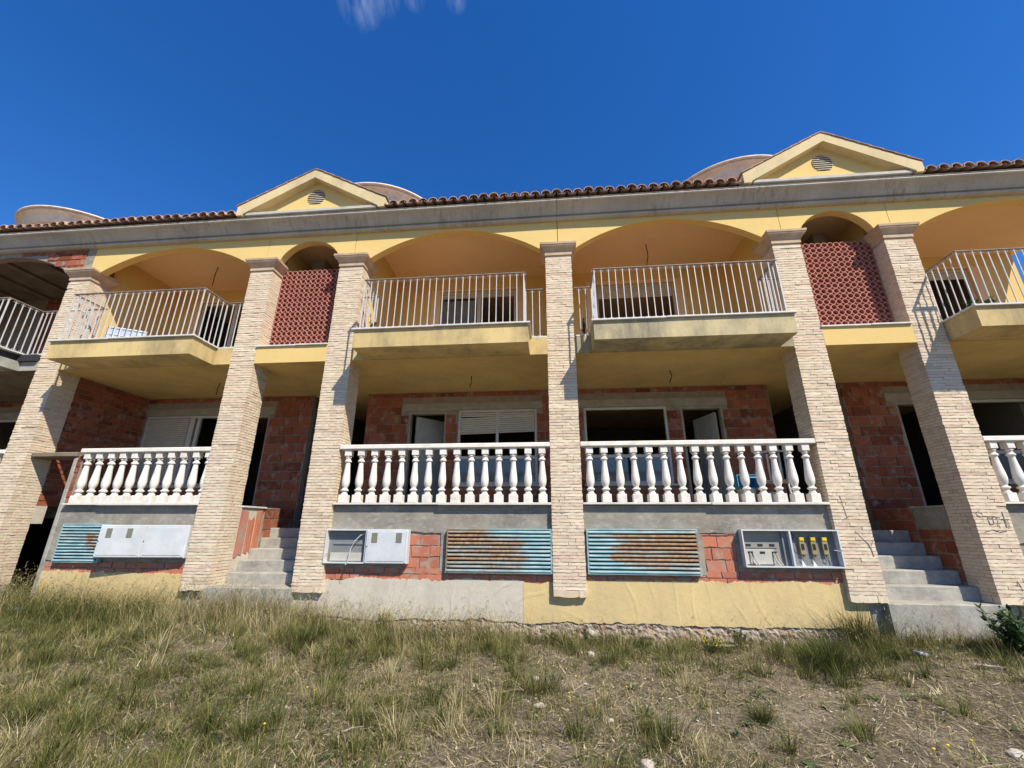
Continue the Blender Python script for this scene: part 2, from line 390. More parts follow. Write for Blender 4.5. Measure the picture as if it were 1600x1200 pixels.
    def build(s, name, m, parent=None, smooth=False, recalc=True, loc=None):
        """one object; the shape is given in world coordinates"""
        w = Vector(loc) if loc is not None else (WL[parent.name].copy() if parent else Vector((0, 0, 0)))
        me = s.mesh(name, m, w, smooth)
        if recalc:
            import bmesh
            bm = bmesh.new(); bm.from_mesh(me); bmesh.ops.recalc_face_normals(bm, faces=bm.faces); bm.to_mesh(me); bm.free()
        if smooth: 
            try: me.set_sharp_from_angle(angle=R(38))
            except Exception: pass
        o = bpy.data.objects.new(name, me); COL.objects.link(o)
        o.location = w-(WL[parent.name] if parent else Vector((0, 0, 0))); o.parent = parent
        WL[o.name] = w
        return o
def put(name, me, parent, loc, scale=None, rot=None):
    o = bpy.data.objects.new(name, me); COL.objects.link(o); o.parent = parent
    w = Vector(loc); o.location = w-(WL[parent.name] if parent else Vector((0, 0, 0)))
    if scale: o.scale = scale
    if rot: o.rotation_euler = rot
    WL[o.name] = w
    return o
def tag(o, label=None, cat=None, group=None, kind=None):
    if label: o['label'] = label
    if cat: o['category'] = cat
    if group: o['group'] = group
    if kind: o['kind'] = kind
    return o
def thing(name, label, cat, loc, group=None):
    o = bpy.data.objects.new(name, None); COL.objects.link(o); o.location = loc; o.empty_display_size = .1
    WL[o.name] = Vector(loc); return tag(o, label, cat, group)
def nz(x, y=0., z=0.): return mnoise.noise(Vector((x, y, z)))

# unit brick meshes (x 0..1, y 0..1, z 0..1), slightly uneven
def unit_bricks(mats, n=6, jit=(.012, .06, .05), seg=4):
    out = []
    for k in range(n):
        b = MB(); rows = []
        for i in range(seg+1):
            x = i/seg
            r = []
            for (y, z) in ((0, 0), (0, 1), (1, 1), (1, 0)):
                e = 1 if y == 0 else 0
                r.append((x+(random.uniform(-1, 1)*jit[0] if i in (0, seg) else 0), y+e*random.uniform(-1, 1)*jit[1], z+e*random.uniform(-1, 1)*jit[2]))
            rows.append(len(b.v)); b.v += r
        for i in range(seg):
            for j in range(4):
                b.f.append((rows[i]+j, rows[i]+(j+1) % 4, rows[i+1]+(j+1) % 4, rows[i+1]+j))
        b.f.append(tuple(rows[0]+j for j in range(4))[::-1]); b.f.append(tuple(rows[-1]+j for j in range(4)))
        me = b.mesh('brick', mats)
        import bmesh
        bm = bmesh.new(); bm.from_mesh(me); bmesh.ops.recalc_face_normals(bm, faces=bm.faces); bm.to_mesh(me); bm.free()
        out.append(me)
    return out
BUFF = unit_bricks('buff', 8, (.012, .03, .11), 5)
RED = unit_bricks('red', 6, (.012, .05, .03), 3)
DUSTY = unit_bricks('red_dusty', 8, (.03, .12, .07), 4)

# ------------------------------------------------------------------ ground
def sstep(a, b, x): t = max(0., min(1., (x-a)/(b-a))); return t*t*(3-2*t)
def gz(x, y):
    base = .20+.05*max(-6., min(0., y))
    base -= (.10*sstep(-3.6, -1.5, x)-.12*sstep(3.6, 4.6, x)-.07*sstep(-5.9, -5.4, x)*sstep(-3.0, -4.2, x))*sstep(-2.6, -.1, y)
    base += .028*min(6, max(0., -x-3))*sstep(-4.5, -.5, y)
    base += .035*nz(x*.55, y*.55, 2)+.024*nz(x*1.7, y*1.7, 5)+.010*nz(x*5.5, y*5.5, 8)
    if y > .3: base = .1 if x > -3 else .2
    return base
def axis(lo, hi, step, far):
    a = list(np.arange(lo, hi+1e-6, step))
    k = [.6, 1.5, 3, 6, 12, 25, 50, 100, 200, 400]
    return [lo-d for d in reversed(k) if d <= far]+a+[hi+d for d in k if d <= far]
gx = axis(-12, 12, .12, 400); gy = axis(-6, 1, .10, 400)
b = MB()
for y in gy:
    for x in gx:
        fade = 1 if (-12 <= x <= 12 and -6 <= y <= 1) else 0
        b.v.append((x, y, gz(x, y) if fade else (.2+.05*max(-6., min(0., y)) if y < .3 else .2)))
n = len(gx)
for j in range(len(gy)-1):
    for i in range(n-1): b.f.append((j*n+i, j*n+i+1, (j+1)*n+i+1, (j+1)*n+i))
tag(b.build('ground', 'ground', None, True, False), kind='structure')

# ------------------------------------------------------------------ dimensions
PIL = {0: (-13.47, -13.0), 7: (9.945, 10.41), 1: (-9.91, -9.44), 2: (-5.90, -5.43), 3: (-4.05, -3.57), 4: (-.02, .46), 5: (4.045, 4.525), 6: (5.92, 6.39)}
ZP0, ZP1, ZCAP = .63, 6.43, 6.67
ZF, ZS0, ZS1 = 1.93, 4.44, 4.76               # terrace floor, upper slab
YB = 2.03                                      # recessed rear wall of the loggias
ZC = 7.30                                      # upper ceiling
HX = {'A': (-15.2, -9.62), 'B': (-9.62, -5.66), 'C': (-5.66, .22), 'D': (.22, 6.15), 'E': (6.15, 10.70)}
HL = {'A': 'unfinished house of bare red brick with a raw concrete balcony, at far left',
      'B': 'yellow terraced house between the bare brick house and the left flight of steps',
      'C': 'yellow terraced house with the left gable and a white panelled door standing ajar',
      'D': 'yellow terraced house with the right gable and a wide window without its shutter',
      'E': 'yellow terraced house right of the right flight of steps, cut by the right edge'}
HOUSE = {k: thing('terraced_house', HL[k], 'house', ((a+c)/2, 1.0, .2), 'houses of the terrace') for k, (a, c) in HX.items()}

# ------------------------------------------------------------------ walls with holes
def cells(x0, x1, z0, z1, holes):
    xs = sorted({x0, x1, *[min(max(h[i], x0), x1) for h in holes for i in (0, 1)]})
    zs = sorted({z0, z1, *[min(max(h[i], z0), z1) for h in holes for i in (2, 3)]})
    nx, nz_ = len(xs)-1, len(zs)-1
    solid = [[not any(h[0] < (xs[i]+xs[i+1])/2 < h[1] and h[2] < (zs[j]+zs[j+1])/2 < h[3] for h in holes) for j in range(nz_)] for i in range(nx)]
    return xs, zs, solid
def wall_y(b, x0, x1, z0, z1, y0, y1, holes=()):
    xs, zs, S = cells(x0, x1, z0, z1, list(holes)); nx, nz_ = len(xs)-1, len(zs)-1
    for i in range(nx):
        for j in range(nz_):
            if not S[i][j]: continue
            a, c, e, f = xs[i], xs[i+1], zs[j], zs[j+1]
            b.quad((a, y0, e), (c, y0, e), (c, y0, f), (a, y0, f)); b.quad((c, y1, e), (a, y1, e), (a, y1, f), (c, y1, f))
            if i == 0 or not S[i-1][j]: b.quad((a, y1, e), (a, y0, e), (a, y0, f), (a, y1, f))
            if i == nx-1 or not S[i+1][j]: b.quad((c, y0, e), (c, y1, e), (c, y1, f), (c, y0, f))
            if j == 0 or not S[i][j-1]: b.quad((a, y1, e), (c, y1, e), (c, y0, e), (a, y0, e))
            if j == nz_-1 or not S[i][j+1]: b.quad((a, y0, f), (c, y0, f), (c, y1, f), (a, y1, f))
def lay_bricks(parent, x0, x1, z0, z1, yf, holes=(), h=.2, L=.33, joint=.019, depth=.05, mesh=RED, face='y', skip=None, name='brick'):
    """courses of single bricks on a wall face; face 'y' looks to -Y, face 'x' looks to +X (x0..x1 then run along Y)"""
    z = z0; k = 0; cnt = 0
    while z < z1-.03:
        hh = min(h, z1-z)-joint
        x = x0-(0 if k % 2 == 0 else L*.5)+random.uniform(-.02, .02)*2
        while x < x1:
            Lb = L*random.choice((1, 1, 1, .97, .9))
            segs = [(max(x, x0), min(x+Lb, x1))]
            for hx0, hx1, hz0, hz1 in holes:
                if z+hh > hz0+.01 and z < hz1-.01:
                    ns = []
                    for a, c in segs:
                        if c <= hx0 or a >= hx1: ns.append((a, c)); continue
                        if a < hx0: ns.append((a, hx0))
                        if c > hx1: ns.append((hx1, c))
                    segs = ns
            for a, c in segs:
                if c-a < .045 or (skip and skip((a+c)/2, z+hh/2)): continue
                w = c-a-joint; off = random.uniform(-.005, .005)
                if face == 'y': put(name, random.choice(mesh), parent, (a, yf+off, z), (w, depth, hh))
                else: put(name, random.choice(mesh), parent, (yf+off, a, z), (w, depth, hh), (random.uniform(-.002, .002), 0, R(90)))
                cnt += 1
            x += Lb
        z += h; k += 1
    return cnt

# ------------------------------------------------------------------ windows, doors (parts of a house)
def window(house, x0, x1, z0, z1, y, mull=(), rail=None, shutter=None, glass=None, label=None, sill=True, fw_=.055):
    b = MB()
    b.cbox(x0, x0+fw_, y, y+.07, z0, z1, .006); b.cbox(x1-fw_, x1, y, y+.07, z0, z1, .006)
    b.cbox(x0+fw_, x1-fw_, y, y+.07, z1-fw_, z1, .006); b.cbox(x0+fw_, x1-fw_, y, y+.07, z0, z0+fw_, .006)
    for mx, mw in mull: b.cbox(mx-mw/2, mx+mw/2, y+.004, y+.066, z0+fw_, z1-fw_, .006)
    if rail: b.cbox(x0+fw_, x1-fw_, y+.008, y+.06, rail-.035, rail+.035, .006)
    w = b.build('window', 'frame', house)
    if label: w['label'] = label
    if shutter:
        for sx0, sx1, zb, tilt in shutter:
            b = MB(); z = z1-fw_-.005; k = 0; hs = .047
            while z > zb:
                lo = max(z-hs, zb-.0)
                dz0 = tilt*(sx0-(sx0+sx1)/2); dz1 = tilt*(sx1-(sx0+sx1)/2)
                if z < zb+.25: pass
                i = len(b.v)
                prof = [(.018, lo), (.010, lo+.006), (.006, (lo+z)/2), (.010, z-.010), (.022, z-.004), (.03, z-.004), (.03, lo)]
                for xx, dz in ((sx0, dz0), (sx1, dz1)):
                    f = 1 if z < zb+.4 else 0
                    for yy, zz in prof: b.v.append((xx, y-.012+yy, zz+dz*f))
                m = len(prof)
                for j in range(m): b.f.append((i+j, i+(j+1) % m, i+m+(j+1) % m, i+m+j))
                z -= hs; k += 1
            b.build('shutter', 'shutter', w)
    if glass:
        for gx0, gx1, gz0, gz1 in glass:
            MB().box(gx0, gx1, y+.03, y+.038, gz0, gz1).build('pane', 'glass', w)
    if sill:
        MB().cbox(x0-.05, x1+.05, y-.11, y+.02, z0-.045, z0-.005, .006).build('sill', 'frame', w)
    return w
def door_leaf(house, hinge, width, z0, z1, ang, label=None):
    """panelled leaf hinged at (x, y), swung into the room by ang"""
    hx, hy = hinge
    b = MB(); t = .04
    def P(u, v, w): return (hx+u*math.cos(ang)-v*math.sin(ang), hy+u*math.sin(ang)+v*math.cos(ang), w)
    def bx(bb, u0, u1, v0, v1, w0, w1):
        i = len(bb.v)
        bb.v += [P(*q) for q in ((u0, v0, w0), (u1, v0, w0), (u1, v1, w0), (u0, v1, w0), (u0, v0, w1), (u1, v0, w1), (u1, v1, w1), (u0, v1, w1))]
        bb.f += [tuple(i+k for k in q) for q in ((0, 3, 2, 1), (4, 5, 6, 7), (0, 1, 5, 4), (1, 2, 6, 5), (2, 3, 7, 6), (3, 0, 4, 7))]
    W = width; H = z1-z0; s = .11
    zs = [z0, z0+.16, z0+H*.40, z0+H*.40+.12, z1-.13, z1]
    bx(b, 0, s, 0, t, z0, z1); bx(b, W-s, W, 0, t, z0, z1)
    for k in (0, 2, 4): bx(b, s, W-s, 0.0, t, zs[k], zs[k+1])
    for k in (1, 3):
        bx(b, s, W-s, .012, t-.012, zs[k], zs[k+1])
        bx(b, s+.06, W-s-.06, .003, t-.003, zs[k]+.06, zs[k+1]-.06)
    d = b.build('door', 'door', house)
    if label: d['label'] = label
    hb = MB(); hb.tube([P(W-.06, -.005, z0+1.02), P(W-.06, -.05, z0+1.02), P(W-.17, -.05, z0+1.02)], .009, 6)
    hb.tube([P(W-.06, t+.005, z0+1.02), P(W-.06, t+.05, z0+1.02), P(W-.17, t+.05, z0+1.02)], .009, 6)
    hb.build('handle', 'black', d)
    return d

# ------------------------------------------------------------------ house shells
# mirrored layout: rear wall spans, doors and windows of the ground floor
GF = {'A': dict(wall=(-15.0, -9.70), door=(-11.9, -11.0), win=(-14.3, -12.6)),
      'B': dict(wall=(-9.62, -5.40), door=(-7.21, -6.37), win=(-9.43, -7.47)),
      'C': dict(wall=(-4.08, .22), door=(-3.11, -2.27), win=(-2.01, -.29)),
      'D': dict(wall=(.22, 4.51), door=(2.71, 3.55), win=(.70, 2.43)),
      'E': dict(wall=(5.94, 10.3), door=(6.90, 7.72), win=(8.05, 9.75))}
UP = {'A': (-12.2, -10.6), 'B': (-8.75, -6.95), 'C': (-2.56, -.74), 'D': (1.12, 2.92), 'E': (7.34, 9.14)}
for k, (X0, X1) in HX.items():
    H = HOUSE[k]; G = GF[k]
    dx0, dx1 = G['door']; wx0, wx1 = G['win']
    wz = (2.42, 4.02)
    holes = [(dx0, dx1, ZF, 4.0), (wx0, wx1, wz[0], wz[1])]
    x0, x1 = G['wall']
    b = MB(); wall_y(b, x0, x1, ZF, ZS0-.003, YB+.014, YB+.16, holes)
    wall = b.build('brick_wall', 'mortar', H)
    lintels = [(dx0-.17, dx1+.11, 4.004, 4.19), (wx0-.15, wx1+.12, 4.024, 4.19)]
    n = lay_bricks(wall, x0, x1, ZF, ZS0-.005, YB, holes+lintels, mesh=RED)
    for lx0, lx1, lz0, lz1 in lintels:
        MB().cbox(lx0, lx1, YB-.004, YB+.14, lz0, lz1, .008).build('lintel', 'lintel', wall)
    # door casing
    b = MB(); b.box(dx0, dx0+.04, YB+.02, YB+.15, ZF, 3.998); b.box(dx1-.04, dx1, YB+.02, YB+.15, ZF, 3.998); b.box(dx0+.04, dx1-.04, YB+.02, YB+.15, 3.95, 3.998)
    b.build('door_frame', 'lintel', H)
    # upper rear wall
    ux0, ux1 = UP[k]
    uxe = 10.10 if k == 'E' else X1
    b = MB(); wall_y(b, X0, uxe, ZS1, ZC-.003, YB, YB+.16, [(ux0, ux1, ZS1-.1, 6.98)])
    UPW = b.build('upper_wall', 'mortar' if k == 'A' else 'yellow', H).name
    if k == 'A': lay_bricks(bpy.data.objects[UPW], -10.55, -9.72, ZS1, ZC-.01, YB-.025, (), mesh=RED); lay_bricks(bpy.data.objects[UPW], -13.2, -12.25, ZS1, ZC-.01, YB-.025, (), mesh=RED); lay_bricks(bpy.data.objects[UPW], -12.25, -10.55, 7.03, ZC-.01, YB-.025, (), mesh=RED)
    # pale surround of the balcony door
    b = MB(); s = .22
    wall_y(b, ux0-s, ux1+s, ZS1, 7.02 if k != 'D' else 7.06, YB-.02, YB-.002, [(ux0, ux1, ZS1-.1, 6.98)])
    b.build('door_surround', 'ceiling' if k != 'A' else 'concrete', H)
    # floors, ceilings, party walls, rooms
    b = MB(); b.box(X0+.002, X1-.002, .02, 6.0, ZS0, ZS1-.002); b.build('floor_slab', 'soffit' if k != 'A' else 'raw_ceiling', H)
    xr = 10.22 if k == 'E' else X1-.002
    b = MB(); b.box(X0+.002, xr, .205, 6.0 if k != 'E' else 2.3, ZC, ZC+.2)
    if k == 'E': b.box(X0+.002, 9.42, 2.302, 6.0, ZC, ZC+.2)
    b.build('ceiling', 'ceiling' if k != 'A' else 'raw_ceiling', H)
    if k == 'A':
        for i in range(6): MB().cbox(-14.9+.85*i, -14.78+.85*i, .21, YB-.01, ZC-.06, ZC-.002, .01).build('ceiling_joist', 'raw_ceiling', H)
    b = MB()
    b.box(X0+.002, X1-.002 if k != 'E' else 9.42, 6.0, 6.2, .2, ZC+.2)
    for rx in (X0+.01, X1-.13):
        if k == 'E' and rx > 9: rx = 9.30
        b.box(rx, rx+.12, YB+.17, 6.0, ZS1, ZC-.002)
        b.box(rx, rx+.12, YB+.17, 6.0, ZF, ZS0-.002)
    if k == 'C': b.box(-4.08, -3.96, YB+.162, 6.0, ZF, ZS0-.003)
    if k == 'B': b.box(-5.52, -5.40, YB+.162, 6.0, ZF, ZS0-.003)
    if k == 'D': b.box(4.39, 4.51, YB+.162, 6.0, ZF, ZS0-.003)
    if k == 'E': b.box(5.94, 6.06, YB+.162, 6.0, ZF, ZS0-.003)
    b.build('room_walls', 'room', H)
# terrace floors and upper loggia cheeks
for k, spans in {'A': [(-15.0, -9.70)], 'B': [(-9.43, -8.56), (-8.5, -5.47)], 'C': [(-4.0, .2)], 'D': [(.24, 4.49)], 'E': [(5.96, 10.3)]}.items():
    for a, c in spans:
        if k == 'B' and a < -9: MB().box(a, c, .8, 6.0, ZF-.2, ZF-.004).build('terrace_floor', 'concrete', HOUSE[k])
        else: MB().box(a, c, .23, 6.0, ZF-.2, ZF-.004).build('terrace_floor', 'concrete', HOUSE[k])
for k, (a, c) in {'B': (-9.46, -5.87), 'C': (-3.60, .11), 'D': (.33, 4.08), 'E': (6.36, 9.9)}.items():
    MB().box(a, c, .21, YB-.003, ZS1+.002, ZS1+.018).build('loggia_floor', 'floor_tile', HOUSE[k])
for k, xs in {'B': [(-9.66, -9.47), (-5.86, -5.47)], 'C': [(-4.01, -3.61), (.12, .218)], 'D': [(.222, .32), (4.085, 4.485)], 'E': [(5.96, 6.35)]}.items():
    for a, c in xs:
        MB().box(a, c, .43, YB-.002, ZS1, ZC-.002).build('loggia_cheek', 'yellow', HOUSE[k])
MB().box(-15.2, -15.02, .21, 6.0, ZF, ZC-.002).build('end_wall', 'mortar', HOUSE['A'])
MB().box(-9.9, -9.68, .43, YB-.002, ZS1, ZC-.002).build('loggia_cheek', 'mortar', HOUSE['A'])
for k, bx in {'B': (-5.56, -5.445), 'C': (-4.035, -3.92), 'D': (4.40, 4.51), 'E': (5.94, 6.055)}.items():
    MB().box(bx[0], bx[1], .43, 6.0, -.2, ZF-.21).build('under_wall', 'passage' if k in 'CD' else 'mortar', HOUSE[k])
MB().box(10.2, 10.32, .3, 6.0, -.2, ZS0-.004).build('end_wall', 'mortar', HOUSE['E'])
MB().box(9.422, 10.19, 6.0, 6.2, -.2, ZS0-.004).build('rear_wall', 'mortar', HOUSE['E'])
MB().box(-15.1, -9.915, .10, .3, -.2, 1.916).build('basement_wall', 'cement', HOUSE['A'])
# stair recess floor and back (dark shaft between neighbouring houses)
MB().box(-5.38, -4.1, 2.3, 6.0, 1.30, 1.56).build('stair_landing', 'concrete', HOUSE['C'])
MB().box(4.53, 5.92, 2.3, 6.0, 1.30, 1.56).build('stair_landing', 'concrete', HOUSE['D'])
for hk, (bx0, bx1) in {'B': (-6.3, -5.41), 'E': (5.95, 6.6)}.items():
    lw = MB().box(bx0, bx1, YB+.014, YB+.16, 1.30, ZF-.002).build('lower_wall', 'mortar', HOUSE[hk])
    lay_bricks(lw, bx0, bx1, 1.33, ZF-.004, YB, (), mesh=RED)
for hk, xb, sg in (('B', -5.432, 1), ('E', 5.928, -1)):
    lw = MB().box(min(xb-sg*.008, xb-sg*.03), max(xb-sg*.008, xb-sg*.03), 1.09, YB-.004, 1.30, ZF-.006).build('lower_wall', 'mortar', HOUSE[hk])
    for j in range(3):
        for i in range(3):
            p = 1.10+.31*i-(.12 if j % 2 else 0); q = min(p+.295, YB-.02); p = max(p, 1.10)
            put('brick', random.choice(RED), lw, (xb, p if sg > 0 else q, 1.33+.2*j), (q-p, .025, .18), (0, 0, R(90) if sg > 0 else R(-90)))
# party wall of bare brick at the left end of the first terrace
pw = MB().box(-9.60, -9.465, .43, YB-.002, ZF, ZS0-.004).build('party_wall', 'mortar', HOUSE['B'])
lay_bricks(pw, .44, YB-.02, ZF, ZS0-.01, -9.45, (), h=.1, L=.26, joint=.014, mesh=RED, face='x')
# concrete columns beside the stairs, columns behind the small arches
MB().cbox(-5.39, -5.20, 2.31, 2.50, 1.562, ZS0-.004, .01).build('column', 'concrete', HOUSE['C'])
MB().cbox(5.66, 5.85, 2.31, 2.50, 1.562, ZS0-.004, .01).build('column', 'concrete', HOUSE['D'])
MB().cbox(-5.27, -4.97, .95, 1.2, ZS1, ZC-.004, .01).build('column', 'concrete', HOUSE['C'])
MB().cbox(5.42, 5.66, .95, 1.2, ZS1, ZC-.004, .01).build('column', 'concrete', HOUSE['D'])

# openings
window(HOUSE['C'], -2.01, -.29, 2.42, 4.02, YB+.03, mull=[(-1.15, .06)], rail=2.98, shutter=[(-1.95, -.35, 3.50, .028)], glass=[(-1.95, -1.18, 2.48, 2.94), (-1.12, -.35, 2.48, 2.94)], label='wide window with its beige roller shutter half down and askew')
window(HOUSE['D'], .70, 2.43, 2.42, 4.02, YB+.03, mull=[], rail=2.98, glass=[(.76, 1.55, 2.48, 2.94), (1.61, 2.37, 2.48, 2.94)], label='wide window without a shutter, white frame')
window(HOUSE['B'], -9.43, -7.47, 2.42, 4.02, YB+.03, mull=[(-8.28, .12), (-8.12, .08)], rail=None, shutter=[(-9.37, -8.35, 2.5, 0)], label='window with its left half closed by a beige roller shutter')
window(HOUSE['E'], 8.05, 9.75, 2.42, 4.02, YB+.03, rail=2.98, glass=[(8.1, 9.7, 2.48, 2.94)])
window(HOUSE['A'], -14.3, -12.6, 2.42, 4.02, YB+.03)
door_leaf(HOUSE['C'], (-2.98, YB+.17), .78, ZF+.01, 3.93, R(48), 'white panelled door standing ajar')
door_leaf(HOUSE['D'], (3.47, YB+.17), .78, ZF+.01, 3.90, R(106), 'grey-white door opened into the dark room')
for k, (x0, x1) in UP.items():
    sh = {'A': None, 'B': None, 'C': [(x0+.06, x1-.06, 6.80, 0)], 'D': [(x0+.06, x1-.06, 6.63, 0)], 'E': [(x0+.06, x1-.06, 6.74, 0)]}[k]
    window(HOUSE[k], x0, x1, ZS1+.02, 6.97, YB+.03, mull=[((x0+x1)/2+.02, .09)] if k in 'BC' else [], shutter=sh, sill=False,
           glass=[(x0+.06, (x0+x1)/2-.05, ZS1+.1, 6.75)] if k == 'C' else None)

# ------------------------------------------------------------------ arcaded upper wall
YA0, YA1 = .05, .20
ZCO = 7.225
def arch_panel(house, x0, x1, arches, mat='yellow', zb=ZCAP-.004, name='arch_wall'):
    """arches: (centre, half span, spring z, apex z)"""
    xs = {x0, x1}
    for c, hw, zs, za in arches:
        xs |= {c-hw, c+hw}
        for i in range(1, 36): xs.add(c-hw*math.cos(math.pi*i/36))
    xs = sorted(x for x in xs if x0 <= x <= x1)
    def zlow(x, side):
        for c, hw, zs, za in arches:
            e = 1e-6*side
            if c-hw <= x+e <= c+hw:
                s = za-zs; Rr = (hw*hw+s*s)/(2*s); d = min(abs(x-c), hw)
                return max(za-Rr+math.sqrt(max(0, Rr*Rr-d*d)), zs)
        return zb
    b = MB(); zt = ZCO+.2
    for a, c in zip(xs[:-1], xs[1:]):
        za, zc = zlow(a, 1), zlow(c, -1)
        b.quad((a, YA0, za), (c, YA0, zc), (c, YA0, zt), (a, YA0, zt))
        b.quad((c, YA1, zc), (a, YA1, za), (a, YA1, zt), (c, YA1, zt))
        b.quad((a, YA0, za), (a, YA1, za), (c, YA1, zc), (c, YA0, zc))
    for x in (x0, x1): b.quad((x, YA0, zb), (x, YA0, zt), (x, YA1, zt), (x, YA1, zb))
    return b.build(name, mat, house)
W = 1.715
arch_panel(HOUSE['B'], -9.59, -5.665, [(-7.67, W, 6.60, 7.13)])
arch_panel(HOUSE['C'], -5.655, -3.815, [(-4.74, .66, 6.60, 7.115)])
arch_panel(HOUSE['C'], -3.805, .214, [(-1.795, W, 6.60, 7.155)])
arch_panel(HOUSE['D'], .226, 4.28, [(2.25, W, 6.60, 7.15)])
arch_panel(HOUSE['D'], 4.29, 6.145, [(5.22, .66, 6.60, 7.12)])
arch_panel(HOUSE['E'], 6.155, 10.3, [(8.165, W, 6.60, 7.13)])
aw = arch_panel(HOUSE['A'], -15.1, -9.76, [(-11.68, W, 6.60, 7.13)], 'mortar')
def outside_arch(x, z):
    c, hw, zs, za = -11.68, W, 6.60, 7.13; s = za-zs; Rr = (hw*hw+s*s)/(2*s)
    return abs(x-c) < hw+.0 and z-.062 < za-Rr+math.sqrt(max(0, Rr*Rr-(x-c)**2)) if abs(x-c) < hw else False
lay_bricks(aw, -15.0, -9.77, 6.68, 7.222, .035, (), h=.153, L=.28, mesh=RED, skip=outside_arch, depth=.03)
MB().box(-9.757, -9.593, .044, YA1, ZCAP-.004, ZCO+.2).build('joint_strip', 'cement', HOUSE['A'])

# ------------------------------------------------------------------ cornice
CPROF = [(.20, 7.222), (-.015, 7.222), (-.045, 7.232), (-.058, 7.255), (-.045, 7.278), (-.018, 7.288), (-.018, 7.305), (-.055, 7.312), (-.085, 7.345), (-.122, 7.395), (-.162, 7.435),
         (-.200, 7.462), (-.232, 7.478), (-.243, 7.497), (-.236, 7.516), (-.215, 7.527), (-.190, 7.531), (-.190, 7.545), (-.222, 7.549), (-.228, 7.556), (-.150, 7.618), (.20, 7.620)]
for k, (a, c) in HX.items():
    MB().extrude_x(CPROF, a+.003, c-.003, True, 30, .006).build('cornice', 'cornice', HOUSE[k])

# ------------------------------------------------------------------ roof and eaves tiles
GABLES = {'C': (-6.28, -3.19), 'D': (3.68, 6.72)}
SL = math.tan(R(20))
def tile_mesh(r0, r1, L, th=.013, up=True, n=10):
    """barrel tile along +Y rising with the roof; up: cover tile, else channel"""
    b = MB()
    for j, (y, r) in enumerate(((0, r0), (L, r1))):
        for rr in (r, r-th):
            for i in range(n+1):
                t = math.pi*i/n
                b.v.append((rr*math.cos(t), y, (rr*math.sin(t) if up else -rr*math.sin(t)*.55)+y*SL))
    m = n+1
    for i in range(n):
        b.f.append((i, i+1, 2*m+i+1, 2*m+i)); b.f.append((m+i, 3*m+i, 3*m+i+1, m+i+1)); b.f.append((i, m+i, m+i+1, i+1)); b.f.append((2*m+i, 2*m+i+1, 3*m+i+1, 3*m+i))
    b.f.append((0, 2*m, 3*m, m)); b.f.append((n, m+n, 3*m+n, 2*m+n))
    me = b.mesh('roof_tile', 'tile', (0, 0, 0), True); 
    try: me.set_sharp_from_angle(angle=R(40))
    except Exception: pass
    return me
COVER = [tile_mesh(.090+random.uniform(-.003, .003), .078, .48, .012) for _ in range(4)]
PAN = [tile_mesh(.085, .095, .48, up=False) for _ in range(2)]
for k, (a, c) in HX.items():
    H = HOUSE[k]
    zr = 7.604
    # roof plane up to the ridge and down the far side
    b = MB(); y0 = -.10
    b.quad((a, y0, zr+.02), (c, y0, zr+.02), (c, 3.0, zr+.02+SL*3.1), (a, 3.0, zr+.02+SL*3.1))
    b.quad((a, 3.0, zr+.02+SL*3.1), (c, 3.0, zr+.02+SL*3.1), (c, 6.2, zr+.02), (a, 6.2, zr+.02))
    roof = b.build('roof', 'roofsheet', H)
    g = GABLES.get(k); g2 = GABLES['C'] if k == 'B' else (GABLES['D'] if k == 'E' else None)
    x = math.ceil((a-.02)/.2)*.2+.02
    while x < c+.015:
        skip = any(q and q[0]-.06 < x < q[1]+.06 for q in (g, g2))
        if not skip:
            put('roof_tile', random.choice(COVER), roof, (x+random.uniform(-.006, .006), -.30+random.uniform(-.018, .018), zr+.008+random.uniform(-.003, .005)), None, (random.uniform(-.012, .012), random.uniform(-.02, .02), random.uniform(-.03, .03)))
        skip2 = any(q and q[0]-.06 < x+.1 < q[1]+.06 for q in (g, g2))
        if not skip2:
            put('roof_tile', random.choice(PAN), roof, (x+.1, -.265+random.uniform(-.012, .012), zr+.062))
        x += .2

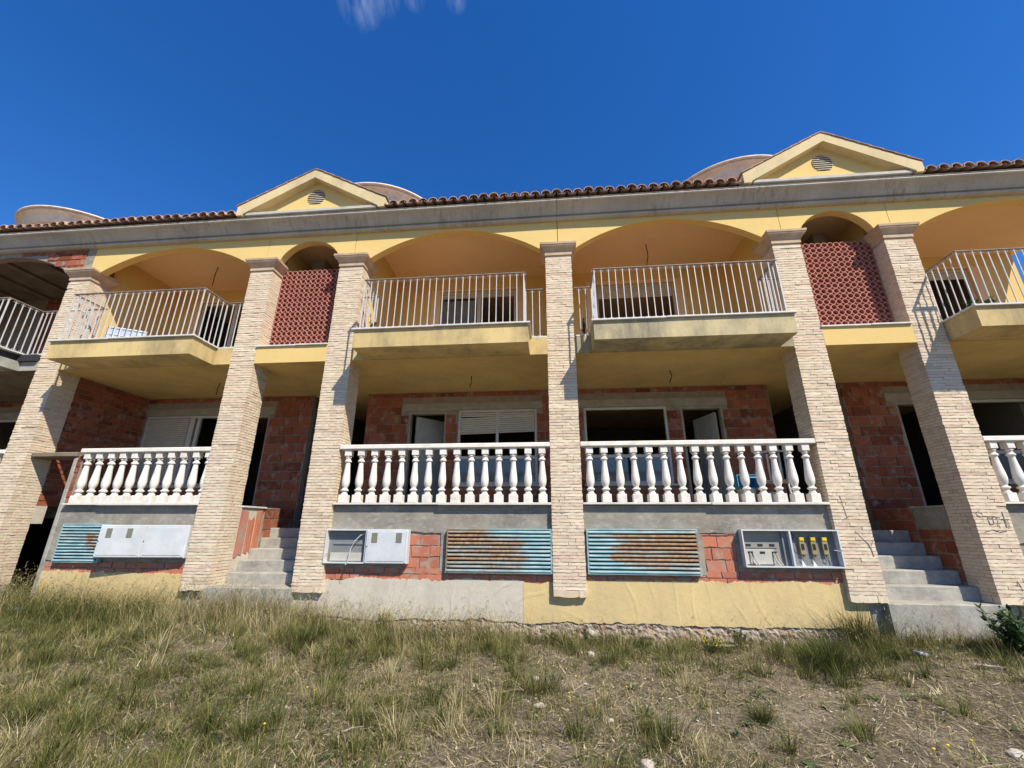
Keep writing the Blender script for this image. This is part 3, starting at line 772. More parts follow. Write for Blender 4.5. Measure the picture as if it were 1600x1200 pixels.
# gables
for k, (g0, g1) in GABLES.items():
    H = HOUSE[k]; cx = (g0+g1)/2; hw = (g1-g0)/2
    z0 = 7.614; zE = 7.84; zP = 8.66; y0, y1, yw = -.25, 2.6, -.085
    slope = (zP-zE)/hw; th = .20
    # recessed triangular wall with a round opening
    vz = 8.095; vr = .185
    b = MB(); N = 40; inner = []; outer = []
    tri = [(cx-hw+.1, z0), (cx+hw-.1, z0), (cx, zP-th*.6)]
    def hit(t):
        d = (math.cos(t), math.sin(t)); best = 1e9
        for i in range(3):
            p, q = tri[i], tri[(i+1) % 3]; ex, ez = q[0]-p[0], q[1]-p[1]
            den = d[0]*ez-d[1]*ex
            if abs(den) < 1e-9: continue
            wx, wz_ = p[0]-cx, p[1]-vz
            tt = (wx*ez-wz_*ex)/den; uu = (wx*d[1]-wz_*d[0])/den
            if tt > 0 and -1e-6 <= uu <= 1+1e-6: best = min(best, tt)
        return (cx+d[0]*best, vz+d[1]*best)
    angs = sorted([2*math.pi*i/N for i in range(N)]+[math.atan2(p[1]-vz, p[0]-cx) % (2*math.pi) for p in tri])
    for i, t in enumerate(angs):
        t2 = angs[(i+1) % len(angs)]
        a_, c_2 = hit(t), hit(t2)
        p, q = (cx+vr*math.cos(t), vz+vr*math.sin(t)), (cx+vr*math.cos(t2), vz+vr*math.sin(t2))
        b.quad((p[0], yw, p[1]), (a_[0], yw, a_[1]), (c_2[0], yw, c_2[1]), (q[0], yw, q[1]))
        b.quad((p[0], yw, p[1]), (q[0], yw, q[1]), (q[0], yw+.12, q[1]), (p[0], yw+.12, p[1]))
    b.build('gable_wall', 'yellow', H)
    vent = MB().lathe([(0, 0), (vr+.02, 0)], 0, 0, 0, 24)
    vent.v = [(cx+x, yw+.13, vz+y) for x, y, z in vent.v]
    vent = vent.build('gable_vent', 'black', H)
    nS = 7
    for i in range(nS):
        zz = vz-vr+.02+(2*vr-.04)*(i+.5)/nS; half = math.sqrt(max(.0004, vr*vr-(zz-vz)**2))
        sb = MB(); prof = [(yw-.016, zz-.020), (yw-.016, zz-.004), (yw+.040, zz+.012), (yw+.040, zz+.004)]
        sb.extrude_x(prof, cx-half, cx+half); sb.build('slat', 'plaster_white', vent)
    # raking coping, both sides, with its soffit back to the wall
    b = MB()
    for sx in (-1, 1):
        e = cx+sx*(hw+.02)
        P = [(e, zE-.02), (cx, zP), (cx, zP-th), (e-sx*.0, z0-.005)]
        P = [(e, zE-.02), (cx, zP), (cx, zP-th), (cx+sx*(hw-.12), z0+.03), (cx+sx*(hw-.12), z0-.004), (e, z0-.004)]
        i = len(b.v); m = len(P)
        for y in (y0, yw+.03): b.v += [(x, y, z) for x, z in P]
        b.f.append(tuple(range(i, i+m)))
        b.f.append(tuple(range(i+m, i+2*m))[::-1])
        for j in range(m):
            if j == 1: continue
            b.f.append((i+j, i+(j+1) % m, i+m+(j+1) % m, i+m+j))
    b.build('gable_coping', 'rake', H)
    MB().cbox(g0+.16, g1-.16, -.224, yw-.002, 7.622, 7.685, .004).build('gable_ledge', 'ledge', H)
    # gable roof and its edge tiles
    b = MB()
    for sx in (-1, 1):
        e = cx+sx*(hw+.02)
        b.quad((e, y0+.05, zE-.015), (cx, y0+.05, zP+.005), (cx, y1, zP+.005), (e, y1, zE-.015))
    rf = b.build('gable_roof', 'roofsheet', H)
    tb = MB(); Lr = math.hypot(hw, zP-zE); nT = 8; ang = math.atan2(zP-zE, hw)
    for i in range(2):
        pass
    tm = MB().cbox(0, Lr/nT+.05, 0, .32, 0, .022, .006).mesh('roof_tile', 'tile')
    for sx in (-1, 1):
        for i in range(nT):
            u = Lr*i/nT
            px = cx+sx*(hw+.045)-sx*u*math.cos(ang); pz = zE-.012+u*math.sin(ang)
            o = put('roof_tile', tm, rf, (px, y0-.018, pz+.004))
            o.rotation_euler = (0, -ang+R(3.0), 0) if sx < 0 else (0, -(math.pi-ang)-R(3.0), 0)
            if sx > 0: o.location.z += .024
# round turrets behind the ridge
TPROF = [(1.50, -3.2), (1.50, -.46), (1.56, -.455), (1.59, -.43), (1.57, -.40), (1.55, -.39), (1.565, -.375), (1.64, -.35), (1.67, -.30), (1.69, -.24), (1.71, -.18), (1.74, -.14), (1.81, -.118), (1.845, -.095), (1.84, -.078), (1.80, -.066), (1.80, -.052), (1.885, -.046), (1.90, -.035), (1.895, -.004), (1.86, .004), (0, .01)]
for k, tx in {'A': -14.74, 'C': -4.93, 'D': 5.23}.items():
    MB().lathe(TPROF, tx, 3.8, 10.4, 72).build('roof_turret', 'turret', HOUSE[k], True)

# ------------------------------------------------------------------ balconies (slab boxes in front of the pillars)
BAL = {'A': (-13.12, -10.30), 'B': (-9.03, -6.24), 'C': (-3.30, -.33), 'D': (.73, 3.82), 'E': (6.40, 9.40)}
BAY = {'A': (-13.0, -9.93), 'B': (-9.44, -5.90), 'C': (-3.57, -.02), 'D': (.46, 4.045), 'E': (6.39, 9.945)}
for k, (x0, x1) in BAL.items():
    H = HOUSE[k]; m = {'A': 'concrete', 'D': 'yellow_grimy'}.get(k, 'yellow_stained')
    zt = ZS1 if k != 'A' else 4.62
    b = MB().box(x0, x1, -.55, .0, ZS0, zt)
    a, c = BAY[k]
    b.box(a, x0-.002, .0, .018, ZS0+.001, zt); b.box(x1+.002, c, .0, .018, ZS0+.001, zt)
    s = b.build('balcony', m, H)
    if k == 'A':
        MB().box(x0+.05, x1-.05, -.47, -.0, zt+.002, ZS1-.004).build('waterproofing', 'tar', s)
        MB().box(x1-.05, c, -.06, .016, zt+.002, ZS1-.004).build('waterproofing', 'tar', s)
    xm = x0+(x1-x0)*random.uniform(.25, .55)
    for (u0, u1, dz) in ((x0-.035, xm-.001, 0), (xm+.001, x1+.035, .006)):
        MB().cbox(u0, u1, -.59, -.37, ZS1+dz, ZS1+.03+dz, .005).build('coping', 'marble', s)
    MB().cbox(x0-.035, x0+.16, -.368, .0, ZS1, ZS1+.03, .005).build('coping', 'marble', s)
    MB().cbox(x1-.16, x1+.035, -.368, .0, ZS1, ZS1+.03, .005).build('coping', 'marble', s)
    MB().cbox(a+.002, x0+.16, .002, .2, ZS1, ZS1+.03, .005).build('coping', 'marble', s)
    MB().cbox(x1-.16, c-.002, .002, .2, ZS1, ZS1+.03, .005).build('coping', 'marble', s)
# beams and copings under the lattice screens
for k, (a, c) in {'C': (-5.43, -4.05), 'D': (4.525, 5.92)}.items():
    s = MB().box(a+.002, c-.002, .0, .018, ZS0+.001, ZS1).build('landing_beam', 'yellow', HOUSE[k])
    xm = a+(c-a)*.55
    MB().cbox(a-.01, xm, -.03, .2, ZS1, ZS1+.03, .005).build('coping', 'marble', s); MB().cbox(xm+.003, c, -.036, .2, ZS1+.004, ZS1+.034, .005).build('coping', 'marble', s)

# ------------------------------------------------------------------ brick pillars
PL = {0: 'buff brick pillar at the far end of the raw concrete balcony, beyond the left edge', 7: 'buff brick pillar at the far end of the right edge balcony, beyond the right edge',
      1: 'buff brick pillar at the left, beside the dark passage opening, bare brick arch on its left',
      2: 'buff brick pillar on the left side of the left flight of steps',
      3: 'buff brick pillar on the right side of the left flight of steps',
      4: 'middle buff brick pillar standing between the two long rusty blue grilles',
      5: 'buff brick pillar right of the open fuse cabinet, thin black scribble low on it',
      6: 'buff brick pillar right of the right steps, black graffiti letters at mid height'}
PITCHB = .0472
def pillar(k):
    x0, x1 = PIL[k]; y0, y1 = 0.0, .42; zb = ZP0
    t = thing('brick_pillar', PL[k], 'pillar', ((x0+x1)/2, .2, zb), 'brick pillars of the facade')
    MB().box(x0+.007, x1-.007, y0+.009, y1, zb, ZP1).build('core', 'buff_mortar', t)
    jb = MB(); n = int((ZP1-zb)/PITCHB); cnt = 0
    for i in range(n):
        z = zb+i*PITCHB; h = PITCHB-.0078
        if i == 0: h = PITCHB*2-.0078
        if i == 1: continue
        w = x1-x0
        sp_ = random.uniform(.42, .58) if i % 2 else random.choice((.25, .30, .72, .76))
        for a, c in ((0, sp_), (sp_, 1)):
            if 4 < i and random.random() < .006: continue
            o = put('brick', random.choice(BUFF), t, (x0+w*a+(.003 if a else 0)-random.uniform(0, .004), y0+random.uniform(-.004, .004), z+random.uniform(-.0012, .0012)), (w*(c-a)-.004+random.uniform(-.001, .003), .11, h)); cnt += 1
        # side faces
        for xa, sgn in ((x0, -1), (x1, 1)):
            sy = [(.112, .26), (.262, y1)] if i % 2 else [(.112, .20), (.202, y1)]
            for a, c in sy:
                j = random.uniform(-.004, .004)
                if cnt < 298 and ((k <= 4 and sgn > 0) or (k > 4 and sgn < 0)):
                    # lit or facing side: single bricks as far as the count allows
                    put('brick', random.choice(BUFF), t, (xa+j, a if sgn > 0 else c, z), (c-a-.004, .05, h), (0, 0, R(90) if sgn > 0 else R(-90))); cnt += 1
                else:
                    if sgn > 0: jb.box(x1-.03, x1+j, a, c-.004, z, z+h)
                    else: jb.box(x0+j, x0+.03, a, c-.004, z, z+h)
    tag(jb.build('side_bricks', 'buff_joined', t), kind='stuff')
    # moulded capital, mitred round the four sides
    o = .0
    prof = [(0.004, 6.43), (.012, 6.435), (.012, 6.505), (.022, 6.512), (.030, 6.53), (.048, 6.555), (.074, 6.58), (.086, 6.60), (.086, 6.618), (.098, 6.624), (.102, 6.664), (.098, 6.67), (-.1, 6.67)]
    b = MB()
    for d, z in prof: b.v += [(x0-d, y0-d, z), (x1+d, y0-d, z), (x1+d, y1+d, z), (x0-d, y1+d, z)]
    for i in range(len(prof)-1):
        for j in range(4): b.f.append((i*4+j, i*4+(j+1) % 4, i*4+4+(j+1) % 4, i*4+4+j))
    b.f.append((0, 3, 2, 1))
    b.build('capital', 'cap', t)
    return t
PT = {k: pillar(k) for k in PIL}
# graffiti strokes on two pillars
def stroke(parent, pts, r=.007):
    return [(x, -.0075, z) for x, z in pts]
b = MB()
for pts in ([(4.20, 2.05), (4.22, 1.86), (4.235, 1.73)], [(4.30, 1.55), (4.36, 1.47), (4.42, 1.40), (4.455, 1.33), (4.47, 1.22)], [(4.47, 1.36), (4.50, 1.42)], [(4.19, 1.72), (4.25, 1.745)]):
    b.tube([(x, -.0055, z) for x, z in pts], [.0025+.0025*random.random() for _ in pts], 4)
b.build('graffiti', 'paint_black', PT[5])
b = MB()
for cx_, cz_, pts in ((6.02, 1.72, [(.0, .12), (-.06, .09), (-.05, .05), (.01, .03), (.0, -.03), (-.06, -.05)]), (6.10, 1.70, [(0, .05), (.05, .03), (.05, -.04), (0, -.05), (-.01, .0), (.0, .05)]),
                  (6.20, 1.68, [(-.04, .08), (.05, .06), (.0, .07), (.01, -.08)]), (6.30, 1.70, [(0, .12), (0, -.08), (.04, -.09), (.03, .02), (-.04, .02)]), (6.09, 1.55, [(-.09, .0), (.02, .03), (.1, .0), (.2, .02)])):
    b.tube([(cx_+x, -.0055, cz_+z) for x, z in pts], [.003+.003*random.random() for _ in pts], 4)
b.build('graffiti', 'paint_black', PT[6])

# ------------------------------------------------------------------ railings of the balconies
def bar_mesh(h):
    b = MB(); w = .0065
    b.box(-w, w, -w, w, 0, h)
    for zc, sg in ((.040, 1), (h-.040, -1)):
        for sx in (-1, 1):
            pts = []
            for i in range(8):
                t = R(-70+i*46)
                pts.append((sx*(.024+.017*math.cos(t+math.pi)), 0, zc+sg*(-.012+.017*math.sin(t))))
            b.tube(pts, .0035, 4)
        b.box(-.011, .011, -.010, .010, zc-.004, zc+.004)
    return b.mesh('bar', 'metal')
ZR0, ZR1 = ZS1+.034, 5.775
BARM = bar_mesh(ZR1-ZR0-.01)
RL = {'A': 'white metal railing of the raw concrete balcony at the left edge',
      'B': 'white metal balcony railing with a pale blue board leaning behind it',
      'C': 'white metal balcony railing just left of the middle pillar',
      'D': 'white metal balcony railing just right of the middle pillar',
      'E': 'white metal balcony railing at the right edge with weeds growing along its foot'}
for k, (x0, x1) in BAL.items():
    a, c = BAY[k]; e = .07; yf = -.49; yi = .09
    path = [(a+.004, yi), (x0+e, yi), (x0+e, yf), (x1-e, yf), (x1-e, yi), (c-.004, yi)]
    if k == 'A': path = path[1:]
    t = thing('balcony_railing', RL[k], 'railing', ((x0+x1)/2, -.3, ZR0), 'balcony railings')
    tb = MB(); bb = MB()
    for p, q in zip(path[:-1], path[1:]):
        horiz = abs(p[1]-q[1]) < 1e-6
        if horiz:
            lo, hi = sorted((p[0], q[0])); ext = .019 if hi-lo > 1 else -.021
            tb.box(lo-ext, hi+ext, p[1]-.019, p[1]+.019, ZR1-.010, ZR1+.006)
            bb.box(lo, hi, p[1]-.008, p[1]+.008, ZR0, ZR0+.008)
        else:
            lo, hi = sorted((p[1], q[1]))
            tb.box(p[0]-.019, p[0]+.019, lo+.021, hi+.019, ZR1-.010, ZR1+.006)
            bb.box(p[0]-.008, p[0]+.008, lo+.01, hi-.01, ZR0, ZR0+.008)
        L = hi-lo; n = max(1, round(L/.119)); first = 0 if L > 1 else 1
        for i in range(first, n+(1 if L > 1 else 0)):
            u = p[0]+(q[0]-p[0])*i/n; v = p[1]+(q[1]-p[1])*i/n
            put('bar', BARM, t, (u, v, ZR0+.004), None, (random.uniform(-.006, .006), random.uniform(-.006, .006), 0 if horiz else R(90)))
    tb.build('top_rail', 'toprail', t); bb.build('bottom_rail', 'metal', t)
    for p in path[1:5] if k != 'A' else path[0:4]:
        MB().box(p[0]-.009, p[0]+.009, p[1]-.009, p[1]+.009, ZR0, ZR1-.0105).build('corner_post', 'metal', t)
    

# ------------------------------------------------------------------ terracotta lattice screens
def lattice(a, c, label):
    t = thing('lattice_screen', label, 'lattice screen', ((a+c)/2, .3, ZS1+.03), 'terracotta lattice screens')
    nx = 13; s = (c-a-.01)/nx; z0 = ZS1+.034; nzr = int((6.63-z0)/s); y0, y1 = .285, .385
    b = MB(); N = 12
    for i in range(nx):
        for j in range(nzr):
            cx_, cz_ = a+.005+s*(i+.5), z0+s*(j+.5); ro = s*.502*1.035; ri = s*.405
            base = len(b.v)
            for y in (y0, y1):
                for r in (ro, ri):
                    for q in range(N):
                        th = 2*math.pi*(q+.5)/N
                        b.v.append((cx_+r*math.cos(th), y+random.uniform(-.0015, .0015), cz_+r*math.sin(th)))
            for q in range(N):
                r2 = (q+1) % N
                O = lambda lev, rr, qq: base+lev*2*N+rr*N+qq
                b.f.append((O(0, 0, q), O(0, 0, r2), O(0, 1, r2), O(0, 1, q)))
                b.f.append((O(1, 0, q), O(1, 1, q), O(1, 1, r2), O(1, 0, r2)))
                b.f.append((O(0, 1, q), O(0, 1, r2), O(1, 1, r2), O(1, 1, q)))
                b.f.append((O(0, 0, q), O(1, 0, q), O(1, 0, r2), O(0, 0, r2)))
    tag(b.build('lattice_blocks', 'lattice', t), kind='stuff')
    return t
lattice(-5.43, -4.05, 'red terracotta lattice screen above the left flight of steps')
lattice(4.525, 5.92, 'red terracotta lattice screen above the right flight of steps')

# ------------------------------------------------------------------ balustrades of the terraces
def baluster_mesh():
    b = MB(); H = .868
    b.cbox(-.07, .07, -.07, .07, 0, .125, .006)
    b.cbox(-.056, .056, -.056, .056, H-.105, H, .005)
    prof = [(.05, .122), (.056, .132), (.056, .142), (.046, .150), (.040, .165), (.042, .178), (.060, .190), (.064, .200), (.060, .210), (.042, .222), (.038, .235),
            (.046, .255), (.058, .285), (.064, .325), (.064, .36), (.060, .41), (.052, .48), (.045, .55), (.040, .61), (.038, .645), (.046, .655), (.056, .665), (.058, .675), (.050, .688), (.038, .70), (.033, .715), (.036, .728), (.048, .738), (.048, .748), (.036, .757), (.036, .766)]
    b.lathe(prof, 0, 0, 0, 18)
    me = b.mesh('baluster', 'white', (0, 0, 0), True)
    import bmesh
    bm = bmesh.new(); bm.from_mesh(me); bmesh.ops.recalc_face_normals(bm, faces=bm.faces); bm.to_mesh(me); bm.free()
    me.polygons.foreach_set('use_smooth', [True]*len(me.polygons))
    try: me.set_sharp_from_angle(angle=R(35))
    except Exception: pass
    return me
BALM = baluster_mesh(); ZSILL = 1.957
BL = {'A': ('white balustrade of which only one end shows, at the left edge beside the first pillar', -13.0, -9.93, -12.9, .2336, 13),
      'B': ('shorter white balustrade of eleven balusters above the closed grey cabinet', -8.40, -5.90, -8.27, .232, 11),
      'C': ('white balustrade left of the middle pillar, half-lowered shutter behind it', -3.57, -.02, -3.425, .2336, 15),
      'D': ('white balustrade right of the middle pillar, chair and blue things behind it', .46, 4.045, .60, .2345, 15),
      'E': ('white balustrade right of the graffitied pillar, cut by the right edge', 6.39, 9.945, 6.53, .2336, 15)}
for k, (lab, a, c, f0, stp, n) in BL.items():
    t = thing('balustrade', lab, 'balustrade', ((a+c)/2, .08, 1.93), 'terrace balustrades')
    for i in range(n):
        put('baluster', BALM, t, (f0+i*stp, .085, ZSILL), (1, 1, 1) , (random.uniform(-.006, .006), random.uniform(-.008, .008), random.choice((0, R(90), R(180), R(270)))+random.uniform(-.06, .06)))
    MB().cbox(a+.002, c-.002, .002, .168, ZSILL+.87, ZSILL+.945, .010).build('handrail', 'white', t)
    lo = {'B': -8.44, 'C': -3.615, 'D': .46, 'E': 6.39, 'A': -13}[k]; hi = {'B': -5.9, 'C': -.02, 'D': 4.075, 'E': 9.94, 'A': -9.93}[k]
    xm = lo+(hi-lo)*{'A': .5, 'B': .27, 'C': .50, 'D': .53, 'E': .4}[k]
    y0 = .004
    MB().cbox(lo if k not in 'CD' else (lo+.047 if k == 'C' else lo+.002), xm-.001, y0, .23, 1.925, 1.955, .005).build('sill_slab', 'marble', t)
    MB().cbox(xm+.001, hi-.002 if k != 'D' else hi-.034, y0-.012, .23, 1.919, 1.9555, .005).build('sill_slab', 'marble', t)

# ------------------------------------------------------------------ basement walls in front
YW = .085
def ragged(b, x0, x1, zt, zb, y0, y1, step=.022):
    n = max(2, int((x1-x0)/step)); pts = []
    for i in range(n+1):
        x = x0+(x1-x0)*i/n; pts.append((x, zb(x), zt(x)))
    for (xa, ba, ta), (xb, bb_, tb_) in zip(pts[:-1], pts[1:]):
        b.quad((xa, y0, ba), (xb, y0, bb_), (xb, y0, tb_), (xa, y0, ta))
        b.quad((xa, y0, ta), (xb, y0, tb_), (xb, y1, tb_), (xa, y1, ta))
        b.quad((xa, y1, ba), (xb, y1, bb_), (xb, y0, bb_), (xa, y0, ba))
    b.quad((x0, y1, pts[0][1]), (x0, y0, pts[0][1]), (x0, y0, pts[0][2]), (x0, y1, pts[0][2]))
    b.quad((x1, y0, pts[-1][1]), (x1, y1, pts[-1][1]), (x1, y1, pts[-1][2]), (x1, y0, pts[-1][2]))
def jag(x, a, s, seed): return a*(nz(x*s, seed)+.55*nz(x*s*3.1, seed+4)+.35*nz(x*s*8.3, seed+9))
def flat(v): return lambda x: v
BASE = {'B': (-8.50, -5.90), 'C': (-4.05, .2195), 'D': (.2205, 4.30), 'E': (6.20, 10.3)}
for k, (x0, x1) in BASE.items():
    H = HOUSE[k]
    base = MB().box(x0, x1, YW+.022, .30, -.2, 1.916).build('basement_wall', 'mortar', H)
    # grey cement band under the sill
    b = MB()
    lo = {'B': 1.03, 'C': 1.50, 'D': 1.50, 'E': 1.4}[k]
    ragged(b, x0, x1, flat(1.914), lambda x: lo+jag(x, .05, 1.1, 1)-(0.0), YW, YW+.021)
    # cement round the grilles and cabinets
    if k == 'C': ragged(b, -4.04, -2.35, lambda x: 1.50+jag(x, .03, 1.1, 1), lambda x: .985+jag(x, .05, 2.2, 3), YW+.001, YW+.021); ragged(b, -1.76, .2195, lambda x: 1.5, lambda x: .93+jag(x, .03, 2, 7), YW+.002, YW+.021)
    if k == 'D': ragged(b, .2205, 2.20, lambda x: 1.5, lambda x: .92+jag(x, .03, 2, 5), YW+.001, YW+.021); ragged(b, 2.66, 4.29, lambda x: 1.5, lambda x: 1.03+jag(x, .02, 2, 8), YW+.002, YW+.021)
    b.build('cement_render', 'cement', base)
    # exposed bricks
    hol = []
    if k == 'C': lay_bricks(base, -2.36, -1.74, .99, 1.50, YW+.008, (), h=.165, L=.30, mesh=DUSTY, depth=.02)
    if k == 'D': lay_bricks(base, 2.18, 2.68, .99, 1.52, YW+.008, (), h=.165, L=.28, mesh=DUSTY, depth=.02)
    lay_bricks(base, x0+.02, x1-.02, .72 if k != 'B' else .75, 1.00 if k != 'B' else 1.03, YW+.006, (), h=.095, L=.25, joint=.012, mesh=DUSTY, depth=.02)
    # stucco at the foot, ragged above and below
    def top(x): return {'B': .865, 'C': .83, 'D': .855, 'E': .85}[k]+jag(x, .05, 1.9, 12)+.018*nz(x*31, 2)
    def bot(x): return .285+jag(x, .055, 1.3, 21)+.014*nz(x*27, 5)-(.05 if k == 'B' else 0)
    b = MB(); 
    if k == 'C':
        ragged(b, -4.04, -.47, lambda x: top(x)-.03*(x+4)/3.5*0, bot, YW-.004, YW+.02); b.build('foot_plaster', 'plaster_white', base)
        b = MB(); ragged(b, -.47, .2195, top, bot, YW-.008, YW+.018); b.build('foot_plaster', 'plaster_yellow', base)
    else:
        ragged(b, x0+(.0 if k == 'D' else .01), x1-.005, top, bot, YW-.006, YW+.02); b.build('foot_plaster', 'plaster_yellow', base)
    # rough footing of broken mortar below the plaster
    b = MB(); n = int((x1-x0)/.022)
    rows = 17
    for j in range(rows):
        for i in range(n+1):
            x = x0+(x1-x0)*i/n; z = .40-.36*j/(rows-1)
            d = .07*(j/(rows-1))**.8
            y = YW+.05-d-.03*abs(nz(x*5, z*7, 3))-.035*nz(x*16, z*17, 6)-.02*nz(x*33, z*34, 9)
            b.v.append((x, y, z))
    for j in range(rows-1):
        for i in range(n): b.f.append((j*(n+1)+i, j*(n+1)+i+1, (j+1)*(n+1)+i+1, (j+1)*(n+1)+i))
    b.build('footing', 'rubble', base, recalc=False)
# jamb and passage at the left, walls and floor coloured dark for shade
H = HOUSE['B']
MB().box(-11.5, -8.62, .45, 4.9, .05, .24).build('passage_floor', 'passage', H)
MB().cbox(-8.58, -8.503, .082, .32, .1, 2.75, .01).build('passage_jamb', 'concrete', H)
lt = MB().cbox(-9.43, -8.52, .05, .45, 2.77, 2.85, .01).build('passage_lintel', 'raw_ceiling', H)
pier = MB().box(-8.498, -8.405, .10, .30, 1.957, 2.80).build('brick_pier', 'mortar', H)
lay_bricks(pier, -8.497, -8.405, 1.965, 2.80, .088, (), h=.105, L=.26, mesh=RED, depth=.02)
MB().box(-9.52, -9.437, .425, .60, 1.62, 1.93).build('passage_plaster_strip', 'plaster_white', H)  # white plaster strip added where a small sunlit patch shows
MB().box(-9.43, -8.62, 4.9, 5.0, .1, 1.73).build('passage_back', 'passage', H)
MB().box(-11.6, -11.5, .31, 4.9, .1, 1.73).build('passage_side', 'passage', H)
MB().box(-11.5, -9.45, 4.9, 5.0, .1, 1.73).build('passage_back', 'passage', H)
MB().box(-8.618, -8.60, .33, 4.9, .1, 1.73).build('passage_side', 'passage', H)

# feet of the pillars beside the stairs
for k, xs in {'B': [(-5.90, -5.43)], 'C': [(-4.04, -3.6)], 'D': [(4.31, 4.51)], 'E': [(5.94, 6.2)]}.items():
    for a, c in xs: MB().cbox(a, c, .10 if k != 'C' else .12, .40, -.1, ZP0-.003, .012).build('pillar_foot', 'concrete', HOUSE[k])
MB().cbox(-9.9, -9.45, .03, .40, -.1, ZP0-.003, .012).build('pillar_foot', 'concrete', HOUSE['A'])
MB().cbox(.0, .44, .125, .40, .0, ZP0-.003, .012).build('pillar_foot', 'concrete', HOUSE['D'])

# ------------------------------------------------------------------ flights of steps
def rough_step(x0, x1, y0, y1, z0, z1, seed):
    """worn concrete step: top front edge broken here and there"""
    b = MB(); n = 22; pts = []
    for i in range(n+1):
        x = x0+(x1-x0)*i/n; c = .010+.022*max(0, nz(x*6, seed))+.008*abs(nz(x*25, seed+3))
        ring = [(x, y0, z0), (x, y0+.003*nz(x*9, seed), z1-c), (x, y0+c*.9, z1-.003*nz(x*7, seed+7)), (x, y1, z1), (x, y1, z0)]
        pts.append(len(b.v)); b.v += ring
    for i in range(n):
        for j in range(5): b.f.append((pts[i]+j, pts[i]+(j+1) % 5, pts[i+1]+(j+1) % 5, pts[i+1]+j))
    b.f.append(tuple(pts[0]+j for j in range(5))); b.f.append(tuple(pts[-1]+j for j in range(5))[::-1])
    return b
def steps(a, c, zb, label, left):
    t = thing('stone_steps', label, 'steps', ((a+c)/2, .3, .2), 'flights of steps')
    rough_step(a-.04, c+.02, -.03, .42, -.1, zb, 1).build('bottom_block', 'concrete', t)
    z = zb; y = .36 if left else .27
    for i in range(5):
        z2 = z+(1.56-zb)/5
        rough_step(a+.006, c-.006, y+.004, 2.29, z+.002-(.3 if i == 0 else .0), z2, 3*i+5).build('step', 'concrete', t)
        z = z2; y += .242
    # low wall running back beside the flight, flush with the pillar
    y0, y1 = .432, 1.05
    lx0, lx1 = (a-.33, a-.012) if left else (c+.012, c+.33)
    w = MB().box(lx0, lx1, y0, y1, zb, 1.90).build('low_wall', 'plaster_white' if left else 'mortar', t)
    MB().cbox(lx0, lx1+.03, y0+.004, y1+.05, 1.902, 1.932, .005).build('coping', 'marble', w) if left else MB().cbox(lx0-.03, lx1, y0+.004, y1+.02, 1.902, 1.932, .005).build('coping', 'concrete', w)
    if left:
        for yy, wd, zb_, zt_ in ((y0+.02, .20, 1.08, 1.885), (y0+.245, .17, 1.15, 1.72), (y0+.44, .165, 1.20, 1.88)):
            put('brick', random.choice(DUSTY), w, (a-.004, yy, zb_), (wd, .05, zt_-zb_), (0, 0, R(90)))
    else:
        MB().box(c+.001, c+.0115, y0+.002, y1-.001, 1.60, 1.90).build('render_cap', 'cement', w)
        zz = .86; k = 0
        while zz < 1.59:
            hh = min(.19, 1.59-zz); cut = y0+(.36 if k % 2 else .20)
            for p, q in ((y0+.01, cut-.012), (cut+.012, y1-.01)): put('brick', random.choice(RED), w, (c+.003, q, zz), (q-p, .05, hh-.018), (0, 0, R(-90)))
            zz += .19; k += 1
    return t
steps(-5.43, -4.05, .69, 'concrete steps beside the low wall with three orange brick stripes', True)
steps(4.525, 5.92, .63, 'concrete steps beside the low wall with a grey cement top, at the right', False)
fr = MB()
for i in range(3):
    put('clay_fragment', COVER[i], None, (-4.33+.055*i, .95+.02*i, 1.245), (.3, .12, .55), (R(90), 0, R(20*i)))
    o = bpy.data.objects[[n for n in WL][-1]]; tag(o, ('leftmost', 'middle', 'rightmost')[i]+' of three dark red clay tile pieces on the left steps', 'tile fragment', 'clay fragments on the steps')

# ------------------------------------------------------------------ louvre grilles
def grille(x0, x1, z0, z1, n, label):
    t = thing('ventilation_grille', label, 'grille', ((x0+x1)/2, .05, z0), 'blue basement grilles')
    y0 = .012; y1 = YW-.002; f = .028
    b = MB(); b.cbox(x0, x0+f, y0, y1, z0, z1, .004); b.cbox(x1-f, x1, y0, y1, z0, z1, .004)
    b.cbox(x0+f, x1-f, y0, y1, z1-.02, z1, .004); b.cbox(x0+f, x1-f, y0, y1, z0, z0+.02, .004)
    b.build('frame', 'louvre', t)
    MB().box(x0+f, x1-f, y1-.012, y1-.002, z0+.02, z1-.02).build('backing', 'black', t)
    p = (z1-z0-.03)/n
    for i in range(n):
        zc = z0+.018+p*i
        prof = [(y0+.003, zc+.001), (y0-.007, zc+p*.07), (y0-.012, zc+p*.22), (y0-.010, zc+p*.42), (y0+.002, zc+p*.62), (y0+.020, zc+p*.76), (y0+.024, zc+p*.72), (y0+.006, zc+p*.54), (y0+.004, zc+p*.20)]
        sg = 12; b = MB(); i0 = 0; m = len(prof); s1, s2 = random.random()*50, random.uniform(-.003, .003)
        for q in range(sg+1):
            xx = x0+f+.001+(x1-x0-2*f-.002)*q/sg; w = .0035*nz(xx*2.2, s1)+s2*(q/sg-.5)
            b.v += [(xx, yy+w*.6, zz+w) for yy, zz in prof]
        for q in range(sg):
            for j in range(m): b.f.append((q*m+j, q*m+(j+1) % m, (q+1)*m+(j+1) % m, (q+1)*m+j))
        b.f.append(tuple(range(m))); b.f.append(tuple(range(sg*m, sg*m+m))[::-1])
        b.build('slat', 'louvre', t)
grille(-8.30, -7.46, 1.01, 1.62, 12, 'short blue louvre grille left of the closed grey cabinet, lightly stained')
grille(-1.655, -.025, .93, 1.565, 11, 'long rusty blue louvre grille just left of the middle pillar')
